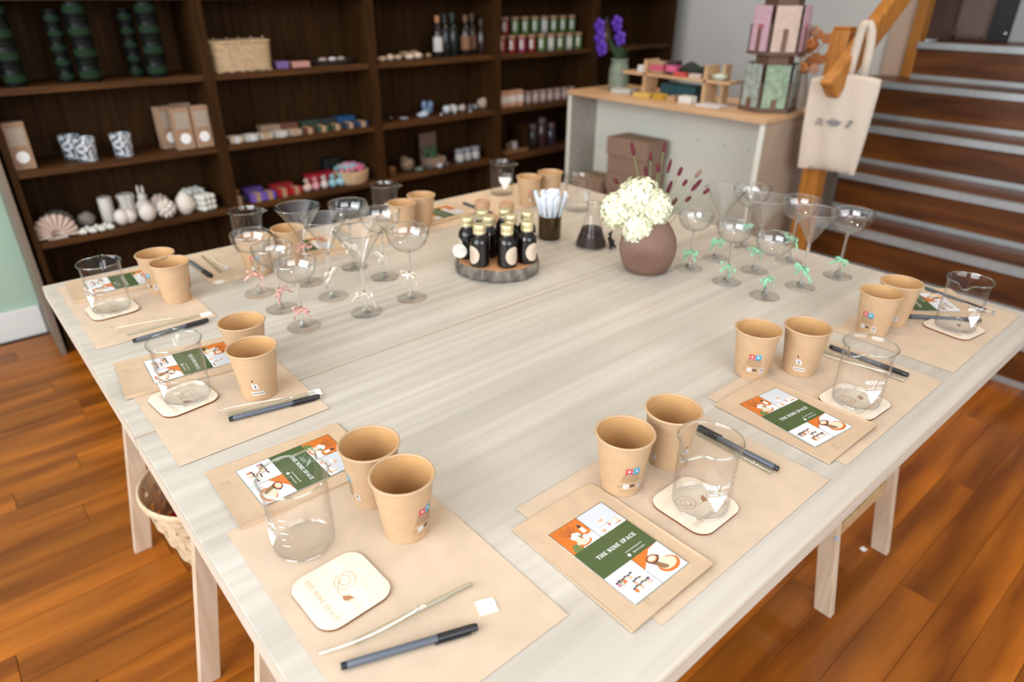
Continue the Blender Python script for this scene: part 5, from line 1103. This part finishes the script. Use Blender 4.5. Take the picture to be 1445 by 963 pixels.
# fourth bay: two rows of labelled candle jars
cols = {'red': (.32, .03, .03), 'magenta': (.36, .04, .12), 'green': (.14, .24, .07), 'white': (.46, .48, .40)}; prj = {}
def half_label(c, word):
    t = thing('candle_jar', '', 'candle jar'); r, h = .0235, .092
    MB().lathe([(0, 0), (r * .96, 0), (r, .003), (r, h * .82), (0, h * .82)], 20).build('glass', plain('jar_%s' % word, tuple(v * .7 for v in c), .2), t)
    vs = []; 
    for k in range(11): a = -pi / 2 - .75 + .75 * k / 10; vs += [((r + .0008) * cos(a), (r + .0008) * sin(a), .018), ((r + .0008) * cos(a), (r + .0008) * sin(a), .066)]
    MB().add(vs, [(2 * i, 2 * i + 2, 2 * i + 3, 2 * i + 1) for i in range(10)]).build('white_label', plain('white_jar_label', 0), t)
    vs = [(x * 1.0, y, z) for x, y, z in vs]; Mx = Matrix.Rotation(.78, 4, 'Z'); MB().add(vs, [(2 * i, 2 * i + 2, 2 * i + 3, 2 * i + 1) for i in range(10)], 0, Mx).build('coloured_label', plain('lab_%s' % word, c), t)
    MB().lathe([(0, h * .82), (r * 1.04, h * .82), (r * 1.04, h), (0, h)], 20).build('lid', LIDW, t); return t
for row_, (z, y, seq) in enumerate([(S3, 3.165, 'red red magenta red green white green white green'.split()), (S3 + .0925, 3.225, 'red red green green green white green green green'.split())]):
    if row_ == 1: pass
    for k, cname in enumerate(seq):
        if cname not in prj: prj[cname] = Proto(lambda cname=cname: half_label(cols[cname], cname))
        prj[cname].put('%s-labelled candle jar, %s from the left in the %s jar row' % (cname, ('first', 'second', 'third', 'fourth', 'fifth', 'sixth', 'seventh', 'eighth', 'last')[k], ('lower', 'upper')[row_]), (2.645 + k * .077, y, z), rad(-22), 'labelled candle jars in the fourth bay')
sbox('riser_block', 'low dark wooden riser carrying the upper row of candle jars', 'riser', 2.955, 3.285, S3, .70, .17 - .0, .0915, (.06, .03, .015)).location = (2.955, 3.275, S3)
for k in range(3):
    t = sbox('candle_carton', '%s peach and white candle carton on the middle shelf' % ('left', 'middle', 'right')[k], 'box', 2.655 + k * .062, 3.17, S2, .052, .05, .090, (.42, .22, .12), rad(-20), top=(.5, .42, (.56, .48, .42)), group='peach candle cartons')
gb = thing('gold_figurine', 'slim gold figurine with a round head behind the peach cartons', 'figurine', (2.672, 3.255, S2)); MB().lathe([(0, 0), (.022, 0), (.016, .03), (.012, .10), (.006, .135), (0, .136)], 18).ball((0, 0, .150), .016, 14).build('body', plain('gold_leaf', (.45, .25, .08), .3), gb)
pj = Proto(lambda: cj(.0235, .072, plain('pj', (.30, .20, .17), .2), plain('pj_lid', (.36, .25, .18)), plain('pj_lab', (.50, .38, .34))))
for k in range(7): pj.put('small pinkish candle jar, %s from the left beside the counter corner' % ('first', 'second', 'third', 'fourth', 'fifth', 'sixth', 'seventh')[k], (2.875 + k * .062, 3.19, S2), k * .7, 'small pinkish candle jars')
wf = thing('tilted_wooden_tray', 'open wooden tray leaning on the lowest shelf of the fourth bay', 'tray', (2.755, 3.20, S1 + .002)); MB().box(0, 0, .006, .19, .10, .010).box(0, -.048, .014, .19, .006, .022).build('tray', plain('tray_brown', (.20, .095, .04)), wf, smooth=False)
MB().box(.10, .02, .075, .010, .15, .15, M=Matrix.Rotation(rad(-8), 4, 'Y')).build('divider_board', WALNUT, wf, smooth=False)
for i, (x, s_, c, l) in enumerate([(2.735, .022, (.16, .08, .04), 'small brown candle on the wooden tray'), (2.775, .024, (.46, .40, .38), 'pale candle on the wooden tray')]):
    t = thing('tray_candle', l, 'candle', (x, 3.20, S1 + .0135)); MB().lathe([(0, 0), (s_, 0), (s_, s_ * 2), (0, s_ * 1.9)], 18).build('wax', plain('tc%d' % i, c), t)
for i, (x, h, c) in enumerate([(2.93, .15, (.03, .02, .02)), (3.01, .18, (.05, .02, .018)), (3.09, .14, (.03, .02, .03))]):
    t = thing('gift_jar', '%s shadowed dark gift jar right of the wooden tray' % ('left', 'middle', 'right')[i], 'jar', (x, 3.20, S1)); MB().lathe([(0, 0), (.030, 0), (.032, .01), (.032, h * .7), (.022, h * .8), (0, h * .8)], 18).build('glass', plain('gj%d' % i, c, .15), t); MB().lathe([(0, h * .8), (.026, h * .8), (.024, h), (0, h)], 18).build('lid', plain('gjl%d' % i, (.16, .09, .08)), t)
# fifth bay
for i, (x, z, c) in enumerate([(3.46, S3, (.10, .03, .01)), (3.54, S3, (.12, .04, .012)), (3.44, .7495, (.08, .03, .012))]):
    t = thing('brown_bottle', '%s brown bottle in the dark bay behind the orchid vase' % ('left', 'middle', 'lower')[i], 'bottle', (x, 3.19, z)); MB().lathe([(0, 0), (.028, 0), (.030, .004), (.030, .10), (.012, .13), (.012, .15), (0, .15)], 18).build('glass', plain('bb', c, .15), t); MB().lathe([(0, .15), (.014, .15), (.014, .17), (0, .17)], 16).build('cap', PENK, t)
